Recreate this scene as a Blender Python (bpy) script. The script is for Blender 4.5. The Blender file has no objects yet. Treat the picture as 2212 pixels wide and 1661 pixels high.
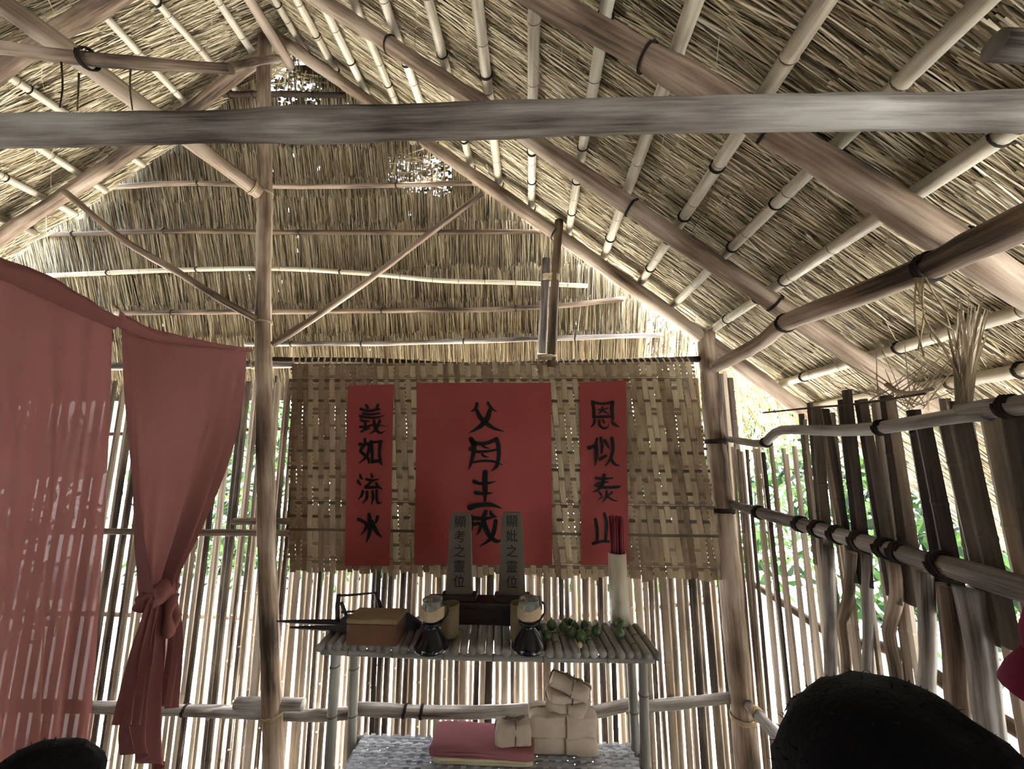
import bpy, bmesh, math, random
import numpy as np
from mathutils import Vector, Matrix, Euler, noise as mnoise

R = random.Random(7)
NR = np.random.default_rng(11)
sc = bpy.context.scene
COL = sc.collection

# ------------------------------------------------------------------ camera, light, exposure
F = 815.0                      # focal length in pixels of the 2212 x 1661 frame
K = 0.82                       # metres per building unit (the hut is laid out in units, then scaled once)
EYE = Vector((0.0, 0.0, 2.12))
PITCH = math.atan(124.5 / F)
YAW = math.atan(39.0 / F * math.cos(PITCH))
cam_d = bpy.data.cameras.new('camera')
cam_d.sensor_width = 36.0
cam_d.lens = 36.0 * F / 2212.0
cam_d.clip_start = 0.05
cam_d.clip_end = 200
cam = bpy.data.objects.new('camera', cam_d)
COL.objects.link(cam)
cam.location = EYE * K
cam.rotation_euler = Euler((math.pi / 2 + PITCH, 0, YAW), 'XYZ')
sc.camera = cam
CM = cam.rotation_euler.to_matrix()

sc.view_settings.view_transform = 'Standard'
sc.view_settings.look = 'None'
sc.view_settings.gamma = 1.0
sc.view_settings.use_curve_mapping = False
sc.view_settings.exposure = 3.55

w = bpy.data.worlds.new('sky')
sc.world = w
w.use_nodes = True
nt = w.node_tree
nt.nodes.clear()
out = nt.nodes.new('ShaderNodeOutputWorld')
bg = nt.nodes.new('ShaderNodeBackground')
sky = nt.nodes.new('ShaderNodeTexSky')
sky.sky_type = 'NISHITA'
sky.sun_disc = False
sky.sun_elevation = math.radians(48)
sky.sun_rotation = math.radians(60)
sky.air_density = 1.2
sky.dust_density = 2.5
hs = nt.nodes.new('ShaderNodeHueSaturation')
hs.inputs['Saturation'].default_value = 0.55
nt.links.new(sky.outputs[0], hs.inputs['Color'])
nt.links.new(hs.outputs[0], bg.inputs[0])
bg.inputs[1].default_value = 0.5
nt.links.new(bg.outputs[0], out.inputs[0])

sun_d = bpy.data.lights.new('sun', 'SUN')
sun_d.energy = 9.0
sun_d.color = (1.0, 0.97, 0.93)
sun_d.angle = math.radians(1.5)
sun = bpy.data.objects.new('sun', sun_d)
COL.objects.link(sun)
sun.rotation_euler = (math.radians(32), 0, math.radians(98))


# ------------------------------------------------------------------ picture coordinates -> places
def ray(px, py):
    return CM @ Vector(((px - 1106.0) / F, -(py - 830.5) / F, -1.0))


def atY(px, py, Y):
    d = ray(px, py)
    return EYE + d * ((Y - EYE.y) / d.y)


def atX(px, py, X):
    d = ray(px, py)
    return EYE + d * ((X - EYE.x) / d.x)


def atZ(px, py, Z):
    d = ray(px, py)
    return EYE + d * ((Z - EYE.z) / d.z)


def atP(px, py, p0, n):
    d = ray(px, py)
    return EYE + d * ((Vector(p0) - EYE).dot(n) / d.dot(n))


# ------------------------------------------------------------------ materials
def mat(name):
    m = bpy.data.materials.new(name)
    m.use_nodes = True
    t = m.node_tree
    b = t.nodes['Principled BSDF']
    b.inputs['Roughness'].default_value = 0.8
    b.inputs['Specular IOR Level'].default_value = 0.25
    return m, t, b


def ramp(t, stops):
    r = t.nodes.new('ShaderNodeValToRGB')
    e = r.color_ramp.elements
    while len(e) < len(stops):
        e.new(0.5)
    for k, (p, c) in enumerate(stops):
        e[k].position = p
        e[k].color = (c[0], c[1], c[2], 1)
    return r


def srgb(r, g, b):
    f = lambda c: (c / 255 / 12.92) if c / 255 <= 0.04045 else ((c / 255 + 0.055) / 1.055) ** 2.4
    return (f(r), f(g), f(b))


def fibre(name, cols, su=8.0, sv=3.0, idv=0.5, blotch=0.35, rough=0.75, bump=0.25, transl=0.0, spec=0.25, objv=0.25, grain=0.35):
    """a fibrous material: u = strand number + place round the strand, v = metres along it"""
    m, t, b = mat(name)
    N, L = t.nodes, t.links
    uv = N.new('ShaderNodeUVMap')
    sep = N.new('ShaderNodeSeparateXYZ')
    L.new(uv.outputs[0], sep.inputs[0])
    fl = N.new('ShaderNodeMath'); fl.operation = 'FLOOR'
    L.new(sep.outputs[0], fl.inputs[0])
    oi = N.new('ShaderNodeObjectInfo')
    cb = N.new('ShaderNodeCombineXYZ')
    L.new(fl.outputs[0], cb.inputs[0]); L.new(oi.outputs['Random'], cb.inputs[1])
    wn = N.new('ShaderNodeTexWhiteNoise'); wn.noise_dimensions = '3D'
    L.new(cb.outputs[0], wn.inputs['Vector'])
    mp = N.new('ShaderNodeMapping')
    mp.inputs['Scale'].default_value = (su, sv, 1)
    L.new(uv.outputs[0], mp.inputs['Vector'])
    add = N.new('ShaderNodeVectorMath'); add.operation = 'MULTIPLY_ADD'
    L.new(oi.outputs['Random'], add.inputs[0]); add.inputs[1].default_value = (37, 91, 13)
    L.new(mp.outputs[0], add.inputs[2])
    n1 = N.new('ShaderNodeTexNoise'); n1.inputs['Scale'].default_value = 1.0; n1.inputs['Detail'].default_value = 4
    L.new(add.outputs[0], n1.inputs['Vector'])
    mp2 = N.new('ShaderNodeMapping'); mp2.inputs['Scale'].default_value = (0.22, 0.9, 1)
    L.new(add.outputs[0], mp2.inputs['Vector'])
    n2 = N.new('ShaderNodeTexNoise'); n2.inputs['Scale'].default_value = 1.0; n2.inputs['Detail'].default_value = 3
    L.new(mp2.outputs[0], n2.inputs['Vector'])
    # value = streak*(1-idv) + id*idv + blotch
    a = N.new('ShaderNodeMath'); a.operation = 'MULTIPLY'
    L.new(wn.outputs['Value'], a.inputs[0]); a.inputs[1].default_value = idv
    c = N.new('ShaderNodeMath'); c.operation = 'MULTIPLY_ADD'
    L.new(n1.outputs[0], c.inputs[0]); c.inputs[1].default_value = 1 - idv; L.new(a.outputs[0], c.inputs[2])
    d = N.new('ShaderNodeMath'); d.operation = 'SUBTRACT'
    L.new(n2.outputs[0], d.inputs[0]); d.inputs[1].default_value = 0.5
    e = N.new('ShaderNodeMath'); e.operation = 'MULTIPLY_ADD'
    L.new(d.outputs[0], e.inputs[0]); e.inputs[1].default_value = blotch * 2; L.new(c.outputs[0], e.inputs[2])
    o1 = N.new('ShaderNodeMath'); o1.operation = 'SUBTRACT'
    L.new(oi.outputs['Random'], o1.inputs[0]); o1.inputs[1].default_value = 0.5
    o2 = N.new('ShaderNodeMath'); o2.operation = 'MULTIPLY_ADD'
    L.new(o1.outputs[0], o2.inputs[0]); o2.inputs[1].default_value = objv; L.new(e.outputs[0], o2.inputs[2])
    mp3 = N.new('ShaderNodeMapping'); mp3.inputs['Scale'].default_value = (4.0, 1.1, 1)
    L.new(add.outputs[0], mp3.inputs['Vector'])
    n3 = N.new('ShaderNodeTexNoise'); n3.inputs['Scale'].default_value = 1.0; n3.inputs['Detail'].default_value = 6; n3.inputs['Roughness'].default_value = .7
    L.new(mp3.outputs[0], n3.inputs['Vector'])
    g1 = N.new('ShaderNodeMath'); g1.operation = 'SUBTRACT'; L.new(n3.outputs[0], g1.inputs[0]); g1.inputs[1].default_value = .5
    g2 = N.new('ShaderNodeMath'); g2.operation = 'MULTIPLY_ADD'; L.new(g1.outputs[0], g2.inputs[0]); g2.inputs[1].default_value = grain; L.new(o2.outputs[0], g2.inputs[2])
    o2 = g2
    k = len(cols)
    r = ramp(t, [(0.2 + 0.6 * i / (k - 1), cols[i]) for i in range(k)])
    L.new(o2.outputs[0], r.inputs[0])
    L.new(r.outputs[0], b.inputs['Base Color'])
    b.inputs['Roughness'].default_value = rough
    b.inputs['Specular IOR Level'].default_value = spec
    if bump:
        bp = N.new('ShaderNodeBump'); bp.inputs['Strength'].default_value = bump; bp.inputs['Distance'].default_value = 0.004
        L.new(n1.outputs[0], bp.inputs['Height']); L.new(bp.outputs[0], b.inputs['Normal'])
    if transl:
        tr = N.new('ShaderNodeBsdfTranslucent')
        L.new(r.outputs[0], tr.inputs['Color'])
        mx = N.new('ShaderNodeMixShader'); mx.inputs[0].default_value = transl
        L.new(b.outputs[0], mx.inputs[1]); L.new(tr.outputs[0], mx.inputs[2])
        L.new(mx.outputs[0], t.nodes['Material Output'].inputs['Surface'])
    return m


def cloth(name, col, col2, scale=4.0, transl=0.3, clear=0.0, rough=0.9, spec=0.1):
    m, t, b = mat(name)
    N, L = t.nodes, t.links
    tc = N.new('ShaderNodeTexCoord')
    n1 = N.new('ShaderNodeTexNoise'); n1.inputs['Scale'].default_value = scale; n1.inputs['Detail'].default_value = 5
    L.new(tc.outputs['Object'], n1.inputs['Vector'])
    r = ramp(t, [(0.3, col), (0.7, col2)])
    L.new(n1.outputs[0], r.inputs[0]); L.new(r.outputs[0], b.inputs['Base Color'])
    n2 = N.new('ShaderNodeTexNoise'); n2.inputs['Scale'].default_value = 400
    L.new(tc.outputs['Object'], n2.inputs['Vector'])
    bp = N.new('ShaderNodeBump'); bp.inputs['Strength'].default_value = 0.15; bp.inputs['Distance'].default_value = 0.001
    L.new(n2.outputs[0], bp.inputs['Height']); L.new(bp.outputs[0], b.inputs['Normal'])
    b.inputs['Roughness'].default_value = rough
    b.inputs['Specular IOR Level'].default_value = spec
    sh = b.outputs[0]
    if transl:
        tr = N.new('ShaderNodeBsdfTranslucent'); L.new(r.outputs[0], tr.inputs['Color'])
        mx = N.new('ShaderNodeMixShader'); mx.inputs[0].default_value = transl
        L.new(sh, mx.inputs[1]); L.new(tr.outputs[0], mx.inputs[2]); sh = mx.outputs[0]
    if clear:
        tp = N.new('ShaderNodeBsdfTransparent')
        mx = N.new('ShaderNodeMixShader'); mx.inputs[0].default_value = clear
        L.new(sh, mx.inputs[1]); L.new(tp.outputs[0], mx.inputs[2]); sh = mx.outputs[0]
    L.new(sh, t.nodes['Material Output'].inputs['Surface'])
    return m


def plain(name, col, rough=0.7, spec=0.3, var=0.25, scale=8.0, bump=0.1, bscale=40):
    m, t, b = mat(name)
    N, L = t.nodes, t.links
    tc = N.new('ShaderNodeTexCoord')
    n1 = N.new('ShaderNodeTexNoise'); n1.inputs['Scale'].default_value = scale; n1.inputs['Detail'].default_value = 6
    L.new(tc.outputs['Object'], n1.inputs['Vector'])
    r = ramp(t, [(0.25, tuple(c * (1 - var) for c in col)), (0.75, tuple(min(1, c * (1 + var)) for c in col))])
    L.new(n1.outputs[0], r.inputs[0]); L.new(r.outputs[0], b.inputs['Base Color'])
    b.inputs['Roughness'].default_value = rough
    b.inputs['Specular IOR Level'].default_value = spec
    if bump:
        n2 = N.new('ShaderNodeTexNoise'); n2.inputs['Scale'].default_value = bscale; n2.inputs['Detail'].default_value = 4
        L.new(tc.outputs['Object'], n2.inputs['Vector'])
        bp = N.new('ShaderNodeBump'); bp.inputs['Strength'].default_value = bump; bp.inputs['Distance'].default_value = 0.01
        L.new(n2.outputs[0], bp.inputs['Height']); L.new(bp.outputs[0], b.inputs['Normal'])
    return m


M = {}
M['bamboo'] = fibre('pale bamboo', [srgb(112, 100, 84), srgb(178, 168, 146), srgb(208, 202, 184)], 7, 2.2, 0.15, 0.35, 0.5, 0.12, spec=0.35, objv=0.35)
M['node'] = plain('bamboo joint ring', srgb(92, 78, 58), 0.7, 0.2, 0.3, 30)
M['wood'] = fibre('weathered pole wood', [srgb(50, 40, 32), srgb(120, 102, 84), srgb(166, 150, 132)], 5, 2.0, 0.05, 0.6, 0.75, 0.35, grain=.9, objv=0.16)
M['greywood'] = fibre('grey weathered wood', [srgb(58, 50, 45), srgb(128, 120, 112), srgb(172, 168, 160)], 5, 2.4, 0.05, 0.6, 0.7, 0.35, grain=.9, objv=0.16)
M['darkwood'] = fibre('dark stained pole', [srgb(30, 24, 18), srgb(70, 56, 42), srgb(104, 86, 66)], 5, 2.4, 0.05, 0.6, 0.7, 0.35, grain=.9)
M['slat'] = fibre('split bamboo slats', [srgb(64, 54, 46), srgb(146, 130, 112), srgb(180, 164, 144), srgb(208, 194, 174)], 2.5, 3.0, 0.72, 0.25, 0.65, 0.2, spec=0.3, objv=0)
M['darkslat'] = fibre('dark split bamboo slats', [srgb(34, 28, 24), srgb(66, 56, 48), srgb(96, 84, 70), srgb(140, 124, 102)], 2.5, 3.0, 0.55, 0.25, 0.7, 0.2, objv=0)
M['straw'] = fibre('thatch straw', [srgb(76, 64, 46), srgb(168, 152, 118), srgb(206, 192, 158), srgb(232, 222, 194)], 1.0, 5.0, 0.75, 0.3, 0.7, 0, transl=0.10, objv=0)  # dark end of the ramp mimics shade in gaps between straws
M['gablestraw'] = fibre('darker brown thatch straw', [srgb(54, 45, 32), srgb(126, 111, 84), srgb(160, 145, 114), srgb(196, 184, 154)], 1.0, 5.0, 0.75, 0.3, 0.7, 0, transl=0.10, objv=0)  # darker straw tones, used on the gable
M['drystraw'] = fibre('pale hanging straw', [srgb(130, 100, 60), srgb(176, 148, 100), srgb(208, 188, 148)], 1.0, 5.0, 0.75, 0.2, 0.7, 0, transl=0.35, objv=0)
M['thatchback'] = plain('dark thatch backing', srgb(72, 66, 54), 0.95, 0.05, 0.4, 14, 0.6, 60)  # dark backing colour that shows in gaps between straws
M['weave'] = fibre('woven bamboo strips', [srgb(112, 94, 70), srgb(158, 140, 112), srgb(188, 172, 142)], 2.5, 5.0, 0.5, 0.25, 0.6, 0.1, transl=0.12, spec=0.3, objv=0)
M['weft'] = fibre('darker cross strips', [srgb(64, 52, 38), srgb(104, 90, 70), srgb(136, 120, 96)], 2.5, 5.0, 0.5, 0.25, 0.6, 0.1, spec=0.3, objv=0)
M['greyweave'] = fibre('grey woven bamboo strips', [srgb(130, 132, 136), srgb(176, 178, 182), srgb(208, 210, 212)], 2.5, 5.0, 0.5, 0.2, 0.6, 0.1, spec=0.3, objv=0)
M['paper'] = cloth('red paper', srgb(152, 72, 70), srgb(166, 84, 80), 2.2, 0.25)
M['ink'] = plain('black ink', (0.006, 0.006, 0.006), 0.6, 0.2, 0.2, 8, 0)
M['curtain'] = cloth('sheer maroon cloth', srgb(134, 88, 84), srgb(146, 98, 93), 1.5, 0.16, 0.006)
M['curtain2'] = cloth('maroon cloth', srgb(118, 76, 73), srgb(130, 86, 82), 1.5, 0.12, 0.0)
M['curtain3'] = cloth('bunched maroon cloth', srgb(112, 70, 68), srgb(124, 80, 76), 1.5, 0.02, 0.0)
M['rope'] = fibre('pale twine', [srgb(110, 92, 66), srgb(160, 142, 110), srgb(196, 180, 150)], 3, 30, 0.1, 0.3, 0.9, 0.3)
M['string'] = fibre('brown string', [srgb(70, 58, 44), srgb(110, 94, 74), srgb(150, 132, 108)], 3, 30, 0.1, 0.3, 0.9, 0.3)
M['darkrope'] = fibre('dark lashing cord', [srgb(18, 15, 13), srgb(34, 28, 24), srgb(56, 46, 38)], 3, 30, 0.1, 0.3, 0.85, 0.3)
M['tabletop'] = fibre('worn grey bamboo', [srgb(78, 76, 70), srgb(124, 122, 112), srgb(160, 160, 152)], 7, 3, 0.15, 0.35, 0.45, 0.15, spec=0.45, objv=0.3)
M['tablet'] = plain('old tablet wood', srgb(84, 76, 64), 0.6, 0.3, 0.2, 10)
M['blackwood'] = plain('near black wood', srgb(38, 32, 28), 0.45, 0.4, 0.3, 10)
M['redwood'] = plain('red brown wood', srgb(98, 66, 48), 0.55, 0.35, 0.25, 12)
M['lidwood'] = plain('olive brown wood', srgb(120, 104, 76), 0.55, 0.35, 0.2, 12)
M['iron'] = plain('black iron', srgb(24, 24, 28), 0.5, 0.5, 0.3, 20)
M['glaze'] = plain('black glaze', srgb(16, 18, 26), 0.16, 0.6, 0.2, 6, 0)
M['label'] = plain('cream paper', srgb(178, 158, 126), 0.9, 0.1, 0.1, 10)
M['kraft'] = plain('brown kraft paper', srgb(176, 160, 142), 0.8, 0.2, 0.14, 9, 0.9, 16)
M['cream'] = cloth('cream cloth', srgb(200, 190, 150), srgb(214, 204, 168), 4, 0.0)
M['maroon'] = cloth('maroon folded cloth', srgb(138, 86, 90), srgb(150, 98, 100), 4, 0.0)
M['incense'] = fibre('crimson incense sticks', [srgb(58, 12, 26), srgb(98, 22, 40), srgb(128, 44, 60)], 1, 6, 0.7, 0.2, 0.7, 0, objv=0)
M['lime'] = plain('green rind', srgb(58, 80, 36), 0.35, 0.5, 0.35, 16, 0.1, 120)
M['stalk'] = plain('green stalk', srgb(74, 84, 44), 0.6, 0.3, 0.2)
M['hair'] = plain('black hair', (0.004, 0.0035, 0.004), 0.8, 0.1, 0.3, 30, 0.2, 200)
M['skin'] = plain('skin', srgb(196, 142, 106), 0.55, 0.3, 0.08, 6, 0.05)
M['navy'] = cloth('dark cloth', srgb(22, 22, 30), srgb(32, 32, 40), 6, 0)
M['trouser'] = cloth('grey cloth', srgb(54, 54, 60), srgb(66, 66, 72), 6, 0)
M['crimson'] = cloth('crimson shirt cloth', srgb(92, 22, 46), srgb(104, 28, 52), 5, 0.0)
M['shoe'] = plain('shoe', srgb(40, 34, 30), 0.6)
M['earth'] = plain('packed earth', srgb(128, 114, 98), 0.95, 0.1, 0.25, 3, 0.5, 14)
M['ground'] = plain('sunlit ground', srgb(190, 188, 184), 0.95, 0.05, 0.2, 1.2, 0.5, 8)
M['leaf'] = fibre('green leaves', [srgb(20, 38, 16), srgb(42, 72, 30), srgb(84, 114, 54)], 1, 8, 0.8, 0.1, 0.6, 0, transl=0.15, spec=0.2, objv=0)
M['dryleaf'] = fibre('dry leaf blade', [srgb(72, 60, 46), srgb(128, 114, 92), srgb(176, 164, 138)], 1, 6, 0.2, 0.3, 0.6, 0.1, transl=0.3)
m_, t_, b_ = mat('clear glass')
b_.inputs['Transmission Weight'].default_value = 0.9
b_.inputs['Roughness'].default_value = 0.05
b_.inputs['Base Color'].default_value = (0.9, 0.92, 0.88, 1)
M['glass'] = m_


# ------------------------------------------------------------------ objects
def tag(o, label=None, cat=None, group=None, kind=None):
    if label: o['label'] = label
    if cat: o['category'] = cat
    if group: o['group'] = group
    if kind: o['kind'] = kind
    return o


WORLD = {}


def wloc(o):
    return WORLD.get(o.name, Vector((0, 0, 0)))


def empty(name, loc, label=None, cat=None, group=None):
    o = bpy.data.objects.new(name, None)
    o.empty_display_size = 0.05
    COL.objects.link(o)
    o.location = Vector(loc) * K
    WORLD[o.name] = Vector(loc)
    return tag(o, label, cat, group)


def mesh_obj(name, V, Q, UV, material, parent=None, smooth=False, base=True):
    """V (n,3), Q list of faces, UV per face corner; V are world places"""
    V = np.asarray(V, dtype=np.float64).reshape(-1, 3)
    if base:
        org = Vector(((V[:, 0].min() + V[:, 0].max()) / 2, (V[:, 1].min() + V[:, 1].max()) / 2, V[:, 2].min()))
    else:
        org = Vector((0, 0, 0))
    V = V - np.array(org)
    me = bpy.data.meshes.new(name)
    if isinstance(Q, np.ndarray):
        nf, k = Q.shape
        me.vertices.add(len(V)); me.vertices.foreach_set('co', (V * K).astype(np.float32).ravel())
        me.loops.add(nf * k); me.loops.foreach_set('vertex_index', Q.astype(np.int32).ravel())
        me.polygons.add(nf)
        me.polygons.foreach_set('loop_start', np.arange(0, nf * k, k, dtype=np.int32))
        me.update(calc_edges=True)
    else:
        me.from_pydata((V * K).tolist(), [], Q)
    if UV is not None:
        ul = me.uv_layers.new(name='UVMap')
        ul.data.foreach_set('uv', np.asarray(UV, dtype=np.float32).ravel())
    me.validate()
    if smooth:
        me.polygons.foreach_set('use_smooth', [True] * len(me.polygons))
    mats = material if isinstance(material, (list, tuple)) else [material]
    for m in mats:
        me.materials.append(M[m] if isinstance(m, str) else m)
    o = bpy.data.objects.new(name, me)
    COL.objects.link(o)
    WORLD[o.name] = org
    if parent is not None:
        o.parent = parent
        o.location = (org - wloc(parent)) * K
    else:
        o.location = org * K
    return o


class MB:
    def __init__(s):
        s.v, s.f, s.uv = [], [], []
        s.id = 0

    def quad(s, idx, uvs):
        s.f.append(idx); s.uv.extend(uvs)

    def box(s, c, size, rot=None, bev=0.0, top=(1, 1), uvs=1.0):
        """box centred at c; top scales the upper face"""
        x, y, z = [k / 2 for k in size]
        b = min(bev, x * .9, y * .9, z * .9)
        R3 = rot if rot is not None else Matrix.Identity(3)
        rings = []
        def ring(hx, hy, zz, cb):
            pts = []
            for sx, sy in ((-1, -1), (1, -1), (1, 1), (-1, 1)):
                if cb > 0:
                    a = (sx * hx, sy * (hy - cb)); q = (sx * (hx - cb), sy * hy)
                    pts += [a, q] if sx * sy < 0 else [q, a]
                    if sx == -1 and sy == -1: pts[-2:] = [a, q]
                    if sx == 1 and sy == -1: pts[-2:] = [q, a]
                    if sx == 1 and sy == 1: pts[-2:] = [a, q]
                    if sx == -1 and sy == 1: pts[-2:] = [q, a]
                else:
                    pts.append((sx * hx, sy * hy))
            return [Vector(c) + R3 @ Vector((p[0], p[1], zz)) for p in pts]
        if b > 0:
            rings = [ring(x - b, y - b, -z, b * .5), ring(x, y, -z + b, b),
                     ring(x * top[0], y * top[1], z - b, b), ring(x * top[0] - b, y * top[1] - b, z, b * .5)]
        else:
            rings = [ring(x, y, -z, 0), ring(x * top[0], y * top[1], z, 0)]
        s.loft(rings, closed=True, caps=True)
        return s

    def loft(s, rings, closed=True, caps=True, vs=None, usc=1.0):
        n = len(rings[0])
        b0 = len(s.v)
        for r in rings:
            s.v += [tuple(p) for p in r]
        L = 0.0
        lv = [0.0]
        for k in range(1, len(rings)):
            c0 = sum((Vector(p) for p in rings[k - 1]), Vector()) / n
            c1 = sum((Vector(p) for p in rings[k]), Vector()) / n
            L += (c1 - c0).length + 1e-4
            lv.append(L)
        for k in range(len(rings) - 1):
            m = n if closed else n - 1
            for j in range(m):
                j2 = (j + 1) % n
                a, b, c, d = b0 + k * n + j, b0 + k * n + j2, b0 + (k + 1) * n + j2, b0 + (k + 1) * n + j
                u0, u1 = s.id + 0.02 + .96 * j / m, s.id + 0.02 + .96 * (j + 1) / m
                s.quad((a, b, c, d), [(u0, lv[k]), (u1, lv[k]), (u1, lv[k + 1]), (u0, lv[k + 1])])
        if caps and closed:
            s.quad(tuple(b0 + j for j in reversed(range(n))), [(s.id + .5, 0)] * n)
            e0 = b0 + (len(rings) - 1) * n
            s.quad(tuple(e0 + j for j in range(n)), [(s.id + .5, L)] * n)
        s.id += 1
        return s

    def tube(s, pts, r, n=10, caps=True, flat=1.0, up=None, jitter=0.0):
        pts = [Vector(p) for p in pts]
        rr = r if isinstance(r, (list, tuple)) else [r] * len(pts)
        rings = []
        t0 = (pts[1] - pts[0]).normalized()
        ref = Vector(up) if up is not None else (Vector((0, 0, 1)) if abs(t0.z) < .9 else Vector((1, 0, 0)))
        nx = (ref - t0 * ref.dot(t0)).normalized()
        for k, p in enumerate(pts):
            a = pts[max(0, k - 1)]; b = pts[min(len(pts) - 1, k + 1)]
            t = (b - a).normalized()
            nx = (nx - t * nx.dot(t)).normalized()
            ny = t.cross(nx)
            ring = []
            for j in range(n):
                th = 2 * math.pi * j / n
                q = rr[k] * (1 + (R.uniform(-jitter, jitter) if jitter else 0))
                ring.append(p + nx * math.cos(th) * q * flat + ny * math.sin(th) * q)
            rings.append(ring)
        return s.loft(rings, True, caps)

    def lathe(s, c, prof, n=24, axis=None, caps=False):
        R3 = axis if axis is not None else Matrix.Identity(3)
        rings = [[Vector(c) + R3 @ Vector((q * math.cos(2 * math.pi * j / n), q * math.sin(2 * math.pi * j / n), z)) for j in range(n)] for q, z in prof]
        return s.loft(rings, True, caps)

    def build(s, name, material, parent=None, smooth=True):
        return mesh_obj(name, s.v, s.f, s.uv, material, parent, smooth)


def catmull(pts, m=6):
    pts = [Vector(p) for p in pts]
    if len(pts) == 2:
        return [pts[0].lerp(pts[1], k / m) for k in range(m + 1)]
    out = []
    P = [pts[0] * 2 - pts[1]] + pts + [pts[-1] * 2 - pts[-2]]
    for i in range(1, len(P) - 2):
        for k in range(m):
            t = k / m
            a, b, c, d = P[i - 1], P[i], P[i + 1], P[i + 2]
            out.append(0.5 * ((2 * b) + (c - a) * t + (2 * a - 5 * b + 4 * c - d) * t * t + (3 * b - a - 3 * c + d) * t ** 3))
    out.append(pts[-1])
    return out


def resample(pts, step):
    L = [0]
    for a, b in zip(pts, pts[1:]):
        L.append(L[-1] + (b - a).length)
    n = max(2, int(L[-1] / step) + 1)
    res, k = [], 0
    for i in range(n + 1):
        d = L[-1] * i / n
        while k < len(L) - 2 and L[k + 1] < d:
            k += 1
        t = (d - L[k]) / max(1e-9, L[k + 1] - L[k])
        res.append(pts[k].lerp(pts[k + 1], t))
    return res, L[-1]


POLES = {}


def pole(name, pts, r0, r1, kind, material, label, cat, group=None, wob=0.004, knot=0.24, parent=None, hollow=False, seed=None):
    """a bamboo (ringed) or wooden (knobbly) pole along pts"""
    rs = random.Random(seed if seed is not None else label)
    P, L = resample(catmull(pts), 0.05 if kind == 'wood' else 0.04)
    ph = rs.uniform(0, 100)
    path, rad = [], []
    if kind == 'bamboo':
        nodes = []
        d = rs.uniform(0.03, knot)
        while d < L:
            nodes.append(d); d += knot * rs.uniform(.8, 1.15)
        ds = sorted(set([i * L / (len(P) - 1) for i in range(len(P))] + [q + e for q in nodes for e in (-.012, -.005, 0, .005, .012) if 0 < q + e < L]))
        q, _ = resample(P, 0.01)
        for d in ds:
            t = d / L * (len(q) - 1); i = min(int(t), len(q) - 2)
            p = q[i].lerp(q[i + 1], t - i)
            off = mnoise.noise_vector(Vector((ph, d * 1.1, 0))) * wob
            nd = min((abs(d - x) for x in nodes), default=1)
            b = 1.10 if nd < .003 else (1.05 if nd < .008 else 1.0)
            g = .955 if .008 <= nd < .014 else 1
            path.append(p + off); rad.append((r0 + (r1 - r0) * d / L) * b * g)
        mb = MB().tube(path, rad, 12)
        marks = [k for k in range(len(ds) - 1) if any(-.0055 < (ds[k] + ds[k + 1]) / 2 - q < 0 for q in nodes)]
    else:
        for i, p in enumerate(P):
            d = i * L / (len(P) - 1)
            off = mnoise.noise_vector(Vector((ph, d * 1.6, 0))) * wob * 1.6
            k = 1 + .13 * mnoise.noise(Vector((d * 3.1, ph, 3))) + .07 * mnoise.noise(Vector((d * 9, ph, 7)))
            path.append(p + off); rad.append((r0 + (r1 - r0) * i / (len(P) - 1)) * k)
        mb = MB().tube(path, rad, 12, jitter=.04)
    o = mb.build(name, [material, 'node'] if kind == 'bamboo' else material, parent)
    if kind == 'bamboo':
        for k in marks:
            for j in range(12):
                o.data.polygons[k * 12 + j].material_index = 1
    tag(o, label, cat, group)
    POLES[o.name] = (path, rad)
    return o


def lashing(o, at, material='darkrope', turns=2, name='lashing', grow=1.08, cr=0.0042, extra=0.0, other=None):
    """a few turns of cord round pole o near the place at"""
    path, rad = POLES[o.name]
    i = min(range(len(path)), key=lambda k: (path[k] - Vector(at)).length)
    a, b = path[max(0, i - 1)], path[min(len(path) - 1, i + 1)]
    t = (b - a).normalized()
    nx = t.cross(Vector((0.31, .17, .93))).normalized(); ny = t.cross(nx)
    c = path[i]
    r = rad[i] * grow + extra
    pts = []
    st = 14
    for k in range(turns * st + 1):
        th = 2 * math.pi * k / st
        rr = r + R.uniform(0, .0012)
        pts.append(c + nx * math.cos(th) * rr + ny * math.sin(th) * rr + t * ((k / st - turns / 2) * cr * 1.9))
    if other is not None:
        pts = []
        d = Vector(other) - c
        hl = d.length / 2
        m = c + d / 2
        d.normalize()
        e = t - d * t.dot(d)
        s_ = t.cross(d).normalized()
        for k in range(turns * 18 + 1):
            th = 2 * math.pi * k / 18
            pts.append(m + d * math.cos(th) * (hl + r) + s_ * math.sin(th) * r + t * ((k / 18 - turns / 2) * cr * 2.2 + R.uniform(-.002, .002)))
    mb = MB().tube(pts, cr, 5)
    return mb.build(name, material, o)


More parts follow.
